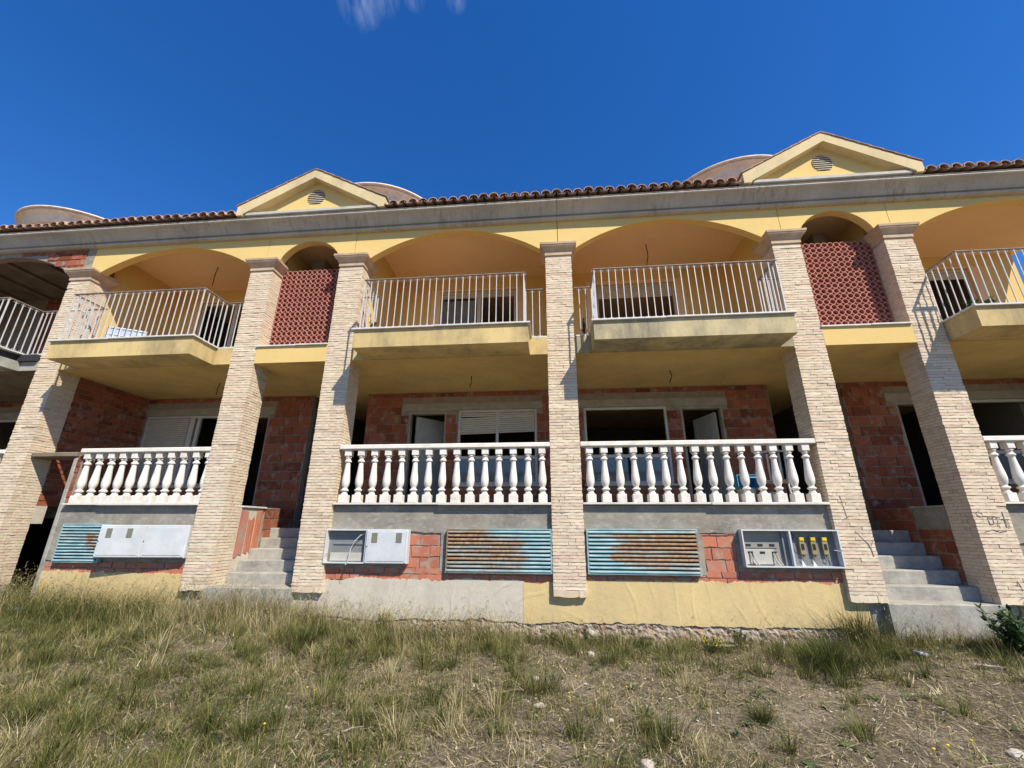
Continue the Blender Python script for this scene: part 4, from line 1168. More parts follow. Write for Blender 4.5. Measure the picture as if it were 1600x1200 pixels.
grille(.49, 2.115, .935, 1.57, 11, 'long rusty blue louvre grille just right of the middle pillar')

# ------------------------------------------------------------------ meter cabinets
def shell(b, x0, x1, y0, y1, z0, z1, th=.018):
    b.box(x0, x0+th, y0, y1, z0, z1); b.box(x1-th, x1, y0, y1, z0, z1)
    b.box(x0+th, x1-th, y0, y1, z1-th, z1); b.box(x0+th, x1-th, y0, y1, z0, z0+th)
def cab_door(t, x0, x1, y, z0, z1, windows, mat='cabinet'):
    d = MB().cbox(x0, x1, y, y+.016, z0, z1, .005)
    d.cbox(x0+.035, x1-.035, y-.006, y-.0005, z0+.03, z1-.03, .003)
    d.box(x0+.008, x0+.03, y-.004, y-.0005, z0+.01, z1-.01); d.box(x1-.03, x1-.008, y-.004, y-.0005, z0+.01, z1-.01)
    d = d.build('cabinet_door', mat, t)
    for wx in windows: MB().cbox(wx, wx+.095, y-.010, y-.0065, z1-.19, z1-.045, .002).build('meter_window', 'meter_glass', d)
    MB().tube([(x0+.02, y-.004, (z0+z1)/2), (x0+.02, y-.012, (z0+z1)/2)], .008, 8).build('lock', 'black', d)
# cabinet with both doors closed, hanging askew: left end stands off the wall
x0, x1, z0, z1 = -7.42, -5.94, 1.10, 1.605
t = thing('meter_cabinet', 'closed grey meter cabinet with two doors hanging askew next to the short blue grille', 'meter cabinet', (x1, .06, z0), 'electric meter cabinets')
b = MB(); b.box(x0, x1, -.01, .055, z0, z1); b.build('cabinet_body', 'cabinet', t)
xm = (x0+x1)/2+.02
cab_door(t, x0+.012, xm-.004, -.028, z0+.01, z1-.01, [x0+.13, x0+.47]); cab_door(t, xm+.004, x1-.012, -.028, z0+.01, z1-.01, [])
t.rotation_euler = (0, 0, R(4.6))
# half open cabinet
x0, x1, z0, z1 = -3.59, -2.25, 1.05, 1.55
t = thing('meter_cabinet', 'grey meter cabinet with its left half open and a cable hanging out, right door shut', 'meter cabinet', ((x0+x1)/2, .06, z0), 'electric meter cabinets')
b = MB(); shell(b, x0, x1, -.02, .086, z0, z1); xm = (x0+x1)/2
b.box(xm-.02, xm+.0, -.018, .086, z0+.018, z1-.018); b.build('cabinet_body', 'cabinet', t)
MB().box(x0+.018, xm-.02, .074, .086, z0+.018, z1-.018).build('back_panel', 'cabinet_in', t)
MB().cbox(x0+.07, xm-.09, .045, .072, z0+.03, z0+.15, .004).build('terminal_cover', 'cabinet_plate', t)
MB().cbox(x0+.10, xm-.05, .060, .073, z0+.27, z0+.30, .004).build('mounting_rail', 'cabinet_in', t)
cab_door(t, xm+.002, x1-.004, -.038, z0+.006, z1-.006, [xm+.09, x1-.19])
b = MB(); b.tube([(xm-.03, .05, z1-.06), (xm-.12, .02, z1-.09), (xm-.20, .0, z1-.18), (xm-.245, -.01, z1-.30), (xm-.26, -.03, z0+.04), (xm-.285, -.045, z0-.02)], .008, 8); b.build('conduit', 'conduit', t)
b = MB(); b.tube([(xm-.27, -.03, z0+.02), (xm-.29, -.03, z0-.06), (xm-.33, .0, z0-.16), (xm-.35, .03, z0-.22)], .004, 6); b.build('cable', 'wire', t)
# open fuse cabinet
x0, x1, z0, z1 = 2.72, 4.05, 1.06, 1.57
t = thing('meter_cabinet', 'open fuse cabinet without doors, three yellow fuse holders in its right half', 'meter cabinet', ((x0+x1)/2, .06, z0), 'electric meter cabinets')
b = MB(); shell(b, x0, x1, -.035, .086, z0, z1); xm = x0+.665
b.box(xm-.012, xm+.012, -.034, .086, z0+.018, z1-.018); b.build('cabinet_body', 'cabinet', t)
MB().box(x0+.018, xm-.09, .070, .086, z0+.018, z1-.018).build('back_panel', 'cabinet_grey', t)
MB().box(xm-.09, xm-.012, .03, .086, z0+.018, z1-.018).build('side_panel', 'cabinet_in', t)
MB().box(xm+.012, x1-.018, .074, .086, z0+.018, z1-.018).build('back_panel', 'cabinet_in', t)
pl = MB().cbox(x0+.03, x0+.44, .030, .066, z0+.035, z0+.235, .004).build('terminal_cover', 'cabinet_plate', t)
for i in range(3):
    MB().box(x0+.075+.165*i, x0+.145+.165*i, .026, .0295, z0+.18, z0+.21).build('slot', 'black', pl)
    MB().box(x0+.075+.165*i, x0+.145+.165*i, .064, .069, z0+.28, z0+.31).build('slot', 'black', t)
MB().box(x0+.06, x0+.5, .066, .069, z0+.25, z0+.256).build('slot', 'black', t)
for ax in (x0+.10, x0+.42):
    b = MB()
    for q in (0, .04): b.tube([(ax+q, .02, z0+.19), (ax+q+.015, .0, z0+.09), (ax+q+.05, -.01, z0+.03)], [.009, .009, .013], 6)
    b.build('clip', 'cabinet_plate', t)
for i in range(3):
    fx = xm+.14+.155*i
    fh = MB().cbox(fx, fx+.075, .030, .072, z0+.17, z0+.40, .005).build('fuse_holder', 'clear_plastic', t)
    MB().cbox(fx+.004, fx+.071, .020, .060, z0+.355, z0+.405, .006).build('fuse_cap', 'yellow_plastic', fh)
    MB().box(fx+.018, fx+.058, .026, .0295, z0+.235, z0+.315).build('fuse', 'black', fh)
    b = MB(); b.tube([(fx+.02, .05, z0+.17), (fx+.01, .04, z0+.12), (fx+.05, .035, z0+.10), (fx+.06, .05, z0+.16)], .006, 5); b.build('fuse_wire', 'clear_plastic', fh)
for i in range(2):
    b = MB(); q = xm+.10+.15*i; i0 = len(b.v); b.v += [(q, -.02, z0+.019), (q+.05, -.02, z0+.019), (q+.02, .0, z0+.10)]; b.f.append((0, 1, 2)); b.v += [(q, -.012, z0+.019), (q+.05, -.012, z0+.019), (q+.02, .006, z0+.10)]; b.f += [(5, 4, 3), (0, 3, 4, 1), (1, 4, 5, 2), (2, 5, 3, 0)]
    b.build('label_tab', 'white_plastic', t)
b = MB(); b.tube([(x1-.09, .0, z0+.235), (x1-.03, -.05, z0+.22), (x1-.015, -.06, z0+.24)], .007, 6); b.build('latch', 'pale_blue', t)
b = MB(); b.tube([(xm+.05, .06, z1-.03), (xm+.10, .05, z1-.09), (xm+.02, .05, z1-.17), (xm+.05, .04, z1-.28), (xm+.09, .05, z0+.18)], .006, 5); b.build('cable', 'wire', t)

# ------------------------------------------------------------------ hanging cables from the ceilings
for (x, y, z, L, lab) in ((-7.62, 1.0, ZC, .48, 'loose black cable hanging from the ceiling of the left yellow balcony'), (2.11, 1.0, ZC, .52, 'loose black cable hanging from the ceiling above the balcony right of the middle pillar'),
                     (-1.55, 1.0, ZS0, .24, 'loose cable hanging from the soffit left of the middle pillar'), (2.29, 1.0, ZS0, .25, 'loose cable hanging from the soffit right of the middle pillar'),
                     (-6.9, 1.0, ZS0, .26, 'loose cable hanging from the soffit next to the left pillar of the left steps'), (-9.95, .9, ZS0, .35, 'loose cable hanging below the raw concrete balcony at the left')):
    b = MB(); pts = [(x+.03*math.sin(i*.9)*(i/5), y+.02*math.cos(i*1.3), z-.002-L*i/5) for i in range(6)]
    b.tube(pts, .009, 6); tag(b.build('hanging_cable', 'wire', None, loc=(x, y, z)), lab, 'cable', 'loose ceiling cables')

# ------------------------------------------------------------------ things on terraces and balconies
def chair(x, y, z, rot):
    t = thing('plastic_chair', 'white plastic garden chair on the terrace behind the right balustrade', 'chair', (x, y, z))
    def Q(pts): return [(x+p[0]*math.cos(rot)-p[1]*math.sin(rot), y+p[0]*math.sin(rot)+p[1]*math.cos(rot), z+p[2]) for p in pts]
    b = MB().cbox(-.23, .23, -.22, .22, .40, .425, .01); b.v = Q(b.v); b.build('seat', 'white_plastic', t)
    for sx in (-1, 1):
        for sy in (-1, 1):
            b = MB().tube([(sx*.20, sy*.19, .405), (sx*.24, sy*.24, 0)], [.022, .016], 8); b.v = Q(b.v); b.build('leg', 'white_plastic', t)
        b = MB().tube([(sx*.23, -.2, .40), (sx*.26, -.22, .62), (sx*.26, .1, .64), (sx*.24, .24, .60)], .018, 8); b.v = Q(b.v); b.build('armrest', 'white_plastic', t)
    b = MB()
    for i in range(5):
        u = -.16+.08*i; b.tube([(u, .22, .42), (u*1.06, .27, .64), (u*1.05, .32, .84)], .016, 6)
    b.tube([(-.21, .20, .42), (-.23, .27, .64), (-.17, .33, .87), (0, .345, .90), (.17, .33, .87), (.23, .27, .64), (.21, .20, .42)], .02, 6)
    b.v = Q(b.v); b.build('backrest', 'white_plastic', t)
chair(3.80, .95, ZF, R(160))
t = thing('plastic_crate', 'blue plastic crate standing on the white bucket behind the right balustrade', 'crate', (3.22, .75, ZF+.275))
zc0 = ZF+.277
b = MB(); shell(b, 3.04, 3.40, .6, .93, zc0, zc0+.22, .012); b.box(3.052, 3.388, .905, .918, zc0+.012, zc0+.208); b.build('crate_body', 'blue_plastic', t)
b = MB(); b.tube([(3.1, .598, zc0+.17), (3.35, .598, zc0+.17)], .012, 6); b.build('handle', 'blue_plastic', t)
t = thing('paint_bucket', 'white bucket on the terrace below the blue crate', 'bucket', (3.22, .76, ZF))
MB().lathe([(0, .005), (.11, .005), (.14, .25), (.148, .255), (.148, .275), (.134, .275), (.11, .02), (0, .02)], 3.22, .76, ZF, 20).build('bucket_body', 'white_plastic', t, True)
MB().tube([(3.08, .76, ZF+.24), (3.10, .64, ZF+.16), (3.22, .60, ZF+.13), (3.34, .64, ZF+.16), (3.36, .76, ZF+.24)], .004, 5).build('handle', 'conduit', t)
t = thing('plastic_basin', 'pale blue plastic basin on the terrace between white bucket and garden chair', 'basin', (3.55, .62, ZF))
MB().lathe([(0, .005), (.12, .005), (.17, .18), (.185, .185), (.185, .2), (.16, .2), (.115, .02), (0, .02)], 3.55, .62, ZF, 24).build('basin_body', 'pale_blue', t, True)
# pale blue board leaning behind the railing of the left yellow balcony
t = thing('plastic_board', 'pale blue ribbed board leaning behind the left yellow balcony railing', 'board', (-8.0, -.2, ZS1))
def ub(b, u0, u1, v0, v1, w0, w1):
    i = len(b.v)
    def P(u, v, w): return (-8.33+u*.93-w*.0, -.30+u*.22+w*.05+v, ZS1+.03+w+.0-.10*u)
    b.v += [P(*q) for q in ((u0, v0, w0), (u1, v0, w0), (u1, v1, w0), (u0, v1, w0), (u0, v0, w1), (u1, v0, w1), (u1, v1, w1), (u0, v1, w1))]
    b.f += [tuple(i+k for k in q) for q in ((0, 3, 2, 1), (4, 5, 6, 7), (0, 1, 5, 4), (1, 2, 6, 5), (2, 3, 7, 6), (3, 0, 4, 7))]
b = MB(); ub(b, 0, .72, .012, .02, .10, .40); b.build('sheet', 'pale_blue', t)
b = MB()
for i in range(7): ub(b, .02+.11*i, .045+.11*i, 0, .012, .10, .40)
ub(b, 0, .72, -.004, .0, .375, .40); ub(b, 0, .72, -.004, 0, .24, .255); b.build('ribs', 'white_plastic', t)
# ------------------------------------------------------------------ vegetation
def tint_mesh(name, V, F_loops, sizes, tints, mat):
    me = bpy.data.meshes.new(name)
    nv = len(V); me.vertices.add(nv); me.vertices.foreach_set('co', V.astype(np.float32).ravel())
    me.loops.add(len(F_loops)); me.loops.foreach_set('vertex_index', F_loops.astype(np.int32))
    st = np.concatenate(([0], np.cumsum(sizes)[:-1])).astype(np.int32)
    me.polygons.add(len(sizes)); me.polygons.foreach_set('loop_start', st)
    at = me.attributes.new('tint', 'FLOAT', 'POINT'); at.data.foreach_set('value', tints.astype(np.float32))
    me.materials.append(MAT[mat]); me.update(calc_edges=True); me.validate()
    return me
def blades(P, H, A, lean, curl, width, tint, seg=3):
    """P (n,3) roots, H lengths, A azimuths of the lean, lean tilt at root, curl extra tilt towards the tip"""
    n = len(P); rows = []
    side = np.stack([-np.sin(A+RNG.normal(0, .8, n)), np.cos(A), np.zeros(n)], 1); side /= np.linalg.norm(side, axis=1)[:, None]
    cur = P.copy(); ang = lean.copy()
    for k in range(seg+1):
        w = width*(1-(k/seg)**1.6*.92)*.5
        rows.append(np.stack([cur-side*w[:, None], cur+side*w[:, None]], 1))
        d = np.stack([np.sin(ang)*np.cos(A), np.sin(ang)*np.sin(A), np.cos(ang)], 1)
        cur = cur+d*(H/seg)[:, None]; ang = ang+curl/seg
    V = np.stack(rows, 1).reshape(n, (seg+1)*2, 3)
    m = (seg+1)*2
    f = []
    for k in range(seg): f += [2*k, 2*k+1, 2*k+3, 2*k+2]
    F = (np.arange(n)[:, None]*m+np.array(f)[None]).ravel()
    T = np.repeat(tint, m)
    return V.reshape(-1, 3), F, np.full(n*seg, 4), T
GZ = np.vectorize(gz)
def nzv(x, y, s, seed): return np.array([nz(a*s, b_*s, seed) for a, b_ in zip(x, y)])
def bare(x, y):
    """0 bare .. 1 lush"""
    d = .62+.55*nz(x*.75, y*.9, 31)+.3*nz(x*2.1, y*2.1, 33)
    d -= .75*sstep(.6, 3.2, x)*sstep(-1.2, -2.0, y)*(1-.5*sstep(4.5, 8, x)*sstep(-1.0, -.2, y))
    d -= .45*math.exp(-((x-.7)**2/.5+(y+1.7)**2/.3))
    d += .35*sstep(-.1, -2.5, x)+.25*sstep(-.7, -.2, y)
    return max(.03, min(1.3, d))
def clumps(N, xr, yr, blades_n, hmin, hmax, seedt, dry, name_w=(.0028, .006), spread=.055, yexp=None, lie=0):
    X = RNG.uniform(*xr, N*3); Y = RNG.uniform(*yr, N*3)
    D = np.array([bare(a, b_) for a, b_ in zip(X, Y)])
    keep = RNG.random(N*3) < D/1.3; X, Y, D = X[keep][:N], Y[keep][:N], D[keep][:N]
    k = RNG.integers(blades_n[0], blades_n[1], len(X)); rep = np.repeat(np.arange(len(X)), k); n = len(rep)
    ang = RNG.uniform(0, 2*np.pi, n); rad = np.abs(RNG.normal(0, spread, n))
    px = X[rep]+rad*np.cos(ang); py = Y[rep]+rad*np.sin(ang)
    py = np.minimum(py, .04)
    H = RNG.uniform(hmin, hmax, n)*(.55+.6*np.clip(D[rep], 0, 1.2))*RNG.uniform(.5, 1.1, n)
    pz = GZ(px, py)-.006
    bend = RNG.uniform(0, 2*np.pi, len(X))[rep]
    A = np.where(RNG.random(n) < .6, ang, bend)+RNG.normal(0, .4, n)
    lean = np.abs(RNG.normal(.28+lie, .25, n)); curl = np.abs(RNG.normal(.7, .5, n))
    tn = .5*nzv(X, Y, .9, 41)[rep]+dry[0]; tint = np.clip(tn+RNG.normal(0, dry[1], n), 0, 1)
    w = RNG.uniform(*name_w, n)
    return blades(np.stack([px, py, pz], 1), H, A, lean, curl, w, tint)
def join(parts):
    V, F, S, T = [], [], [], []; o = 0
    for v, f, s, t in parts: V.append(v); F.append(f+o); S.append(s); T.append(t); o += len(v)
    return np.concatenate(V), np.concatenate(F), np.concatenate(S), np.concatenate(T)
def veg(name, parts, mat, loc=None, label=None, cat=None, group=None, kind=None, parent=None):
    V, F, S, T = join(parts)
    w = Vector(loc) if loc is not None else (WL[parent.name].copy() if parent else Vector((0, 0, 0)))
    V = V-np.array(w)
    o = bpy.data.objects.new(name, tint_mesh(name, V, F, S, T, mat)); COL.objects.link(o)
    o.parent = parent; o.location = w-(WL[parent.name] if parent else Vector((0, 0, 0))); WL[o.name] = w
    return tag(o, label, cat, group, kind)
# standing grass, green and dry mixed
# big shaggy tufts of very different size between short trodden grass
def big_tufts(N, xr, yr):
    X = RNG.uniform(*xr, N*4); Y = RNG.uniform(*yr, N*4)
    D = np.array([bare(a, b_) for a, b_ in zip(X, Y)]); keep = RNG.random(N*4) < (D/1.3)**1.6
    X, Y, D = X[keep][:N], Y[keep][:N], D[keep][:N]
    out = []
    for x, y, d in zip(X, Y, D):
        sz = min(1.9, RNG.lognormal(0, .45)); n = int(70*sz); ang = RNG.uniform(0, 2*np.pi, n); rad = np.abs(RNG.normal(0, .045*sz, n))
        px, py = x+rad*np.cos(ang), np.minimum(y+rad*np.sin(ang), .03)
        base = RNG.choice([.16, .26, .36, .52, .66], p=[.30, .30, .20, .12, .08])
        out.append(blades(np.stack([px, py, GZ(px, py)-.008], 1), RNG.uniform(.45, 1.1, n)*.20*sz**.8, ang+RNG.normal(0, .5, n), np.abs(RNG.normal(.38, .26, n)), np.abs(RNG.normal(.85, .5, n)),
                          RNG.uniform(.0024, .0058, n), np.clip(RNG.normal(base, .13, n), 0, 1), 4))
    return join(out)
veg('grass', [clumps(2300, (-11, 11), (-4.3, .02), (12, 30), .06, .16, 1, (.34, .20), (.003, .0062)),
              clumps(1000, (-6.5, 7), (-4.3, -1.6), (14, 34), .05, .13, 2, (.34, .22), (.0022, .0048)),
              clumps(3400, (-8, 9), (-4.3, -.2), (8, 22), .06, .17, 5, (.54, .25), (.002, .0048), .08, None, .65),
              clumps(900, (-10.5, 10), (-.95, .03), (10, 24), .14, .34, 3, (.46, .18), (.002, .004), .07), clumps(420, (-9.8, -3.6), (-.7, .0), (12, 26), .22, .46, 4, (.50, .18), (.0024, .0046), .08)], 'grass', kind='stuff')
veg('shaggy_grass', [big_tufts(620, (-9.5, 9.5), (-4.2, -.15)), big_tufts(160, (-8, -.5), (-1.6, -.1))], 'grass', kind='stuff')
# wispy tall stalks with seed heads along the foot of the wall
def wisps(N):
    X = np.concatenate([RNG.uniform(-9.8, -3.8, int(N*.58)), RNG.uniform(-3.8, -.6, int(N*.32)), RNG.uniform(-.6, 8.5, N-int(N*.58)-int(N*.32))])
    Y = -np.abs(RNG.normal(.0, .33, N))-.05
    P = np.stack([X, Y, GZ(X, Y)-.01], 1); n = N
    A = RNG.choice([.3, 2.6, -.6, 3.4], n)+RNG.normal(0, .5, n)
    H = RNG.uniform(.26, .62, n)*np.where(X < -4, 1.22, 1.0)
    a = blades(P, H, A, np.abs(RNG.normal(.15, .12, n)), np.abs(RNG.normal(1.1, .4, n)), RNG.uniform(.0026, .0042, n), np.clip(RNG.normal(.50, .16, n), 0, 1), 6)
    tips = a[0].reshape(n, 14, 3)[:, 8:13:2, :].reshape(-1, 3)
    m = len(tips); tp = np.repeat(tips, 3, 0); k = len(tp)
    bb = blades(tp, RNG.uniform(.02, .05, k), RNG.uniform(0, 6.28, k), RNG.uniform(.6, 2.0, k), RNG.uniform(.2, .9, k), np.full(k, .0045), np.clip(RNG.normal(.62, .14, k), 0, 1), 2)
    return [a, bb]
veg('tall_grass', wisps(2900), 'grass', kind='stuff')
# flattened straw on the soil
def straw(N):
    X = RNG.uniform(-8, 9, N); Y = RNG.uniform(-4.3, -.02, N)
    P = np.stack([X, Y, GZ(X, Y)+RNG.uniform(.004, .03, N)], 1)
    return [blades(P, RNG.uniform(.02, .12, N), RNG.uniform(0, 6.28, N), RNG.normal(1.5, .16, N), RNG.normal(.02, .14, N), RNG.uniform(.0018, .0052, N), np.clip(RNG.normal(.72, .20, N), 0, 1), 3)]
def litter(N):
    X = RNG.uniform(-7.5, 9, N*3); Y = RNG.uniform(-4.3, -.02, N*3)
    keep = RNG.random(N*3) < np.clip(.5+.9*nzv(X, Y, 1.7, 71)+.5*nzv(X, Y, 5, 73), .04, 1); X, Y = X[keep][:N], Y[keep][:N]; N = len(X)
    P = np.stack([X, Y, GZ(X, Y)+np.abs(RNG.normal(.008, .020, N))], 1)
    t = np.where(RNG.random(N) < .68, RNG.normal(.80, .09, N), RNG.normal(.04, .06, N))
    az = 6.28*nzv(X, Y, .6, 75)+RNG.normal(0, .8, N)
    return [blades(P, RNG.gamma(2.2, .026, N)+.012, az, RNG.normal(1.42, .22, N), RNG.normal(.1, .35, N), RNG.gamma(3, .0017, N)+.0014, np.clip(t, 0, 1), 3)]
veg('straw_litter', litter(24000), 'grass', kind='stuff')
# dead brown stalks and flat rosettes of broad leaves
def stalks(N):
    X = RNG.uniform(-8.5, 9, N); Y = RNG.uniform(-4.0, -.1, N); P = np.stack([X, Y, GZ(X, Y)-.005], 1)
    a = blades(P, RNG.uniform(.10, .34, N), RNG.uniform(0, 6.28, N), np.abs(RNG.normal(.4, .3, N)), RNG.normal(.2, .3, N), RNG.uniform(.0025, .0045, N), np.clip(RNG.choice([.97, .70, .02], N)+RNG.normal(0, .03, N), 0, 1), 3)
    return [a]
veg('dead_stalks', stalks(1500), 'grass', kind='stuff')
def rosettes(N):
    X = RNG.uniform(-8, 8.5, N); Y = RNG.uniform(-4.1, -.15, N); k = 9
    x, y = np.repeat(X, k), np.repeat(Y, k); n = N*k; sz = np.repeat(RNG.uniform(.5, 1.3, N), k)
    V, F, S, T = blades(np.stack([x, y, GZ(x, y)+.004], 1), RNG.uniform(.04, .09, n)*sz, RNG.uniform(0, 6.28, n), RNG.uniform(.9, 1.4, n), RNG.uniform(.0, .5, n), RNG.uniform(.014, .024, n)*sz, np.clip(np.repeat(RNG.uniform(.1, .8, N), k)+RNG.normal(0, .1, n), 0, 1), 3)
    Vr = V.reshape(n, 4, 2, 3); mid = Vr.mean(2, keepdims=True); sc = np.array([.25, .9, 1.25, 1.6])[None, :, None, None]
    return [((mid+(Vr-mid)*sc).reshape(-1, 3), F, S, T)]
veg('low_weeds', rosettes(420), 'leaf', kind='stuff')
veg('straw', straw(60000), 'grass', kind='stuff')

# clods and small stones on the bare soil
def clods(N):
    X = RNG.uniform(-8, 9, N); Y = RNG.uniform(-4.3, .0, N); V = []; F = []
    base = np.array([(0, 0, 1), (1, 0, .1), (.3, .95, .1), (-.8, .6, .1), (-.8, -.6, .1), (.3, -.95, .1), (0, 0, -.8)])
    fc = [(0, 1, 2), (0, 2, 3), (0, 3, 4), (0, 4, 5), (0, 5, 1), (6, 2, 1), (6, 3, 2), (6, 4, 3), (6, 5, 4), (6, 1, 5)]
    for x, y in zip(X, Y):
        sz = min(.03, abs(RNG.normal(.004, .006))+.002); a = RNG.uniform(0, 6.28); i = len(V)
        z = gz(x, y)
        for p in base*RNG.uniform(.6, 1.3, (7, 3)):
            V.append((x+sz*(p[0]*math.cos(a)-p[1]*math.sin(a)), y+sz*(p[0]*math.sin(a)+p[1]*math.cos(a)), z+sz*.7*p[2]+sz*.2))
        F += [tuple(i+k for k in f) for f in fc]
    b = MB(); b.v = V; b.f = F; return b
tag(clods(9000).build('gravel', 'clod', None, recalc=False), kind='stuff')

# single tufts and weeds one can point at
def at_ground(u, v):
    d = fw*668.11+rt2*(u-800)-up2*(v-600); o = Vector((0, -6.9, 1.6)); t = .002
    for i in range(4000):
        p = o+d*t
        if p.z <= gz(p.x, p.y): break
        t += .00001*2
    return p
def tuft(u, v, n, h, label, tint=.2, w=.004, spread=.05, cat='grass tuft', group='grass tufts'):
    p = at_ground(u, v); ang = RNG.uniform(0, 2*np.pi, n); rad = np.abs(RNG.normal(0, spread, n))
    P = np.stack([p.x+rad*np.cos(ang), np.minimum(p.y+rad*np.sin(ang), .03), np.full(n, p.z-.01)], 1)
    parts = [blades(P, RNG.uniform(.5, 1.1, n)*h, ang+RNG.normal(0, .3, n), np.abs(RNG.normal(.35, .25, n)), np.abs(RNG.normal(.8, .4, n)), RNG.uniform(.6, 1.2, n)*w, np.clip(RNG.normal(tint, .14, n), 0, 1), 5)]
    veg('grass_tuft', parts, 'grass', p, label, cat, group)
tuft(1300, 1052, 900, .50, 'big green grass tuft in front of the pillar with the thin scribble', .12, .0052, .16)
tuft(1348, 1006, 700, .66, 'tall pale grass tuft close to the wall right of the big green tuft', .28, .0046, .18)
tuft(1022, 1150, 130, .13, 'small dark green grass tuft alone on bare soil in the foreground', .06, .004, .03)
tuft(1195, 1130, 320, .20, 'low green grass tuft on the bare soil below the big green tuft', .16, .004, .05)
tuft(470, 1010, 420, .36, 'bright green grass tuft in front of the left steps', .14, .0045, .12)
tuft(120, 1075, 240, .20, 'green grass tuft in the matted grass at far left', .14, .004, .08)
def weed(u, v, h, r, label, nst=14, leaf=.035, tint=(.35, .2), flowers=0, wide=.45, cat='plant', name='weed_plant'):
    p = at_ground(u, v); p.y = min(p.y, -.02)
    t = thing(name, label, cat, p, 'weeds along the wall')
    LP, SP = [], []
    fl = MB()
    for s in range(nst):
        a = random.uniform(0, 6.28); l = random.uniform(.1, 1)*r; hh = h*random.uniform(.6, 1.05)
        P = [Vector((p.x+l*math.cos(a)*(k/5)**.8, min(.05, p.y+l*math.sin(a)*(k/5)**.8), p.z+hh*k/5)) for k in range(6)]
        SP.append(P)
        for k in range(1, 6):
            for q in range(4):
                LP.append((P[k].x+random.uniform(-.012, .012), P[k].y+random.uniform(-.012, .012), P[k].z-random.uniform(0, hh/6)))
        if s < flowers:
            c = P[5]; 
            for q in range(4): fl.lathe([(0, .003), (.006, .0), (.007, .004), (0, .007)], c.x+random.uniform(-.03, .03), c.y+random.uniform(-.03, .03), c.z+random.uniform(-.05, .01), 6)
    LP = np.array(LP); n = len(LP)
    # leaves: short broad blades
    V, F, S, T = blades(LP, RNG.uniform(.6, 1.2, n)*leaf, RNG.uniform(0, 6.28, n), RNG.uniform(.4, 1.5, n), RNG.uniform(0, .6, n), RNG.uniform(.7, 1.1, n)*leaf*wide, np.clip(RNG.normal(tint[0], tint[1], n), 0, 1), 3)
    # widen the middle of each leaf, pinch the base
    Vr = V.reshape(n, 4, 2, 3); mid = Vr.mean(2, keepdims=True)
    sc = np.array([.35, 1.15, 1.2, 1.0])[None, :, None, None]
    V = (mid+(Vr-mid)*sc).reshape(-1, 3)
    veg('leaves', [(V, F, S, T)], 'leaf', None, parent=t)
    b = MB()
    for P in SP: b.tube(P, [.004, .0035, .003, .0028, .0025, .002], 4)
    b.build('stems', MAT['leaf'], t)
    if flowers: fl.build('flowers', 'flower', t)
weed(597, 985, .26, .11, 'bushy weed with pale yellow buds against the white plaster', 22, .03, (.55, .2), 14, .3)
weed(1112, 1022, .20, .16, 'weed full of small yellow flowers at the foot of the yellow plaster', 22, .028, (.45, .2), 18, .3)
weed(1157, 1010, .19, .12, 'compact leafy green weed right of the yellow flowered one', 26, .03, (.3, .2), 0, .45)
weed(915, 1003, .16, .06, 'slim dark green weed below the middle pillar', 14, .03, (.2, .15), 0, .35)
weed(1000, 1010, .10, .22, 'low dark green weed spreading along the broken footing', 26, .03, (.2, .15), 0, .4)
weed(1600, 1030, .52, .28, 'dark glossy leafy shrub at the right edge before the steps', 30, .10, (.30, .16), 0, .42, 'shrub', 'leafy_shrub')
weed(1606, 990, .60, .16, 'tall feathery pale green plant behind the glossy shrub', 20, .13, (.8, .15), 0, .10, 'plant', 'weed_plant')
def balcony_weed(x, y, h, r, label):
    global at_ground
    keep = at_ground; at_ground = lambda u, v: Vector((x, y, ZS1+.03))
    weed(0, 0, h, r, label, 9, .045, (.5, .2), 0, .5); at_ground = keep
balcony_weed(-3.02, -.45, .17, .07, 'small green weed in the left corner of the balcony left of the middle pillar')
balcony_weed(.62, .06, .30, .03, 'thin weed on the ledge right beside the middle pillar')
for x, lab in ((6.52, 'low weed at the left corner of the right edge balcony'), (6.75, 'low weed next to the corner weed on the right edge balcony'), (7.35, 'leafy weed mid way along the right edge balcony'), (7.75, 'rightmost weed on the right edge balcony')):
    balcony_weed(x, -.40, .15, .10, lab)
# daisies
b = MB(); b.lathe([(0, .003), (.009, 0), (.011, .005), (.005, .008), (0, .009)], 0, 0, 0, 7); b.tube([(0, 0, 0), (.005, 0, -.08), (0, .004, -.14)], .0014, 4)
dm = b.mesh('yellow_flower', 'flower')
DAISY = [(806, 991, 'yellow daisy in front of the white plaster, lone in tall grass'), (306, 990, 'yellow daisy in the grass below the left steps, upper of two'), (325, 1005, 'yellow daisy in the grass below the left steps, lower of two'),
         (890, 1100, 'lower yellow daisy above the dark tuft and left of it, near the bare patch'), (900, 1072, 'upper yellow daisy beside the bare patch in the middle foreground'), (980, 1090, 'yellow daisy left above the small dark green tuft'),
         (1010, 1052, 'leftmost yellow daisy of three below the broken footing'), (1034, 1060, 'middle yellow daisy of three below the broken footing'), (1058, 1058, 'rightmost yellow daisy of three below the broken footing'),
         (1240, 1016, 'yellow daisy next to the white plaster shard'), (1228, 1047, 'yellow daisy left of the big green tuft, upper one'), (1245, 1065, 'yellow daisy left of the big green tuft, lower one'),
         (1442, 1115, 'single yellow daisy on the bare soil right of the pebble'), (1488, 1158, 'yellow daisy on the bare soil, topmost of the bottom right four'), (1524, 1180, 'yellow daisy in the bottom right, rightmost of the four'),
         (1487, 1188, 'yellow daisy in the bottom right, middle of the four'), (1465, 1194, 'yellow daisy in the bottom right, lowest and leftmost of the four'), (410, 1152, 'yellow daisy in the left foreground near the bottom edge'),
         (478, 1091, 'yellow daisy in the left foreground, left of a pair'), (489, 1096, 'yellow daisy in the left foreground, right of a pair')]
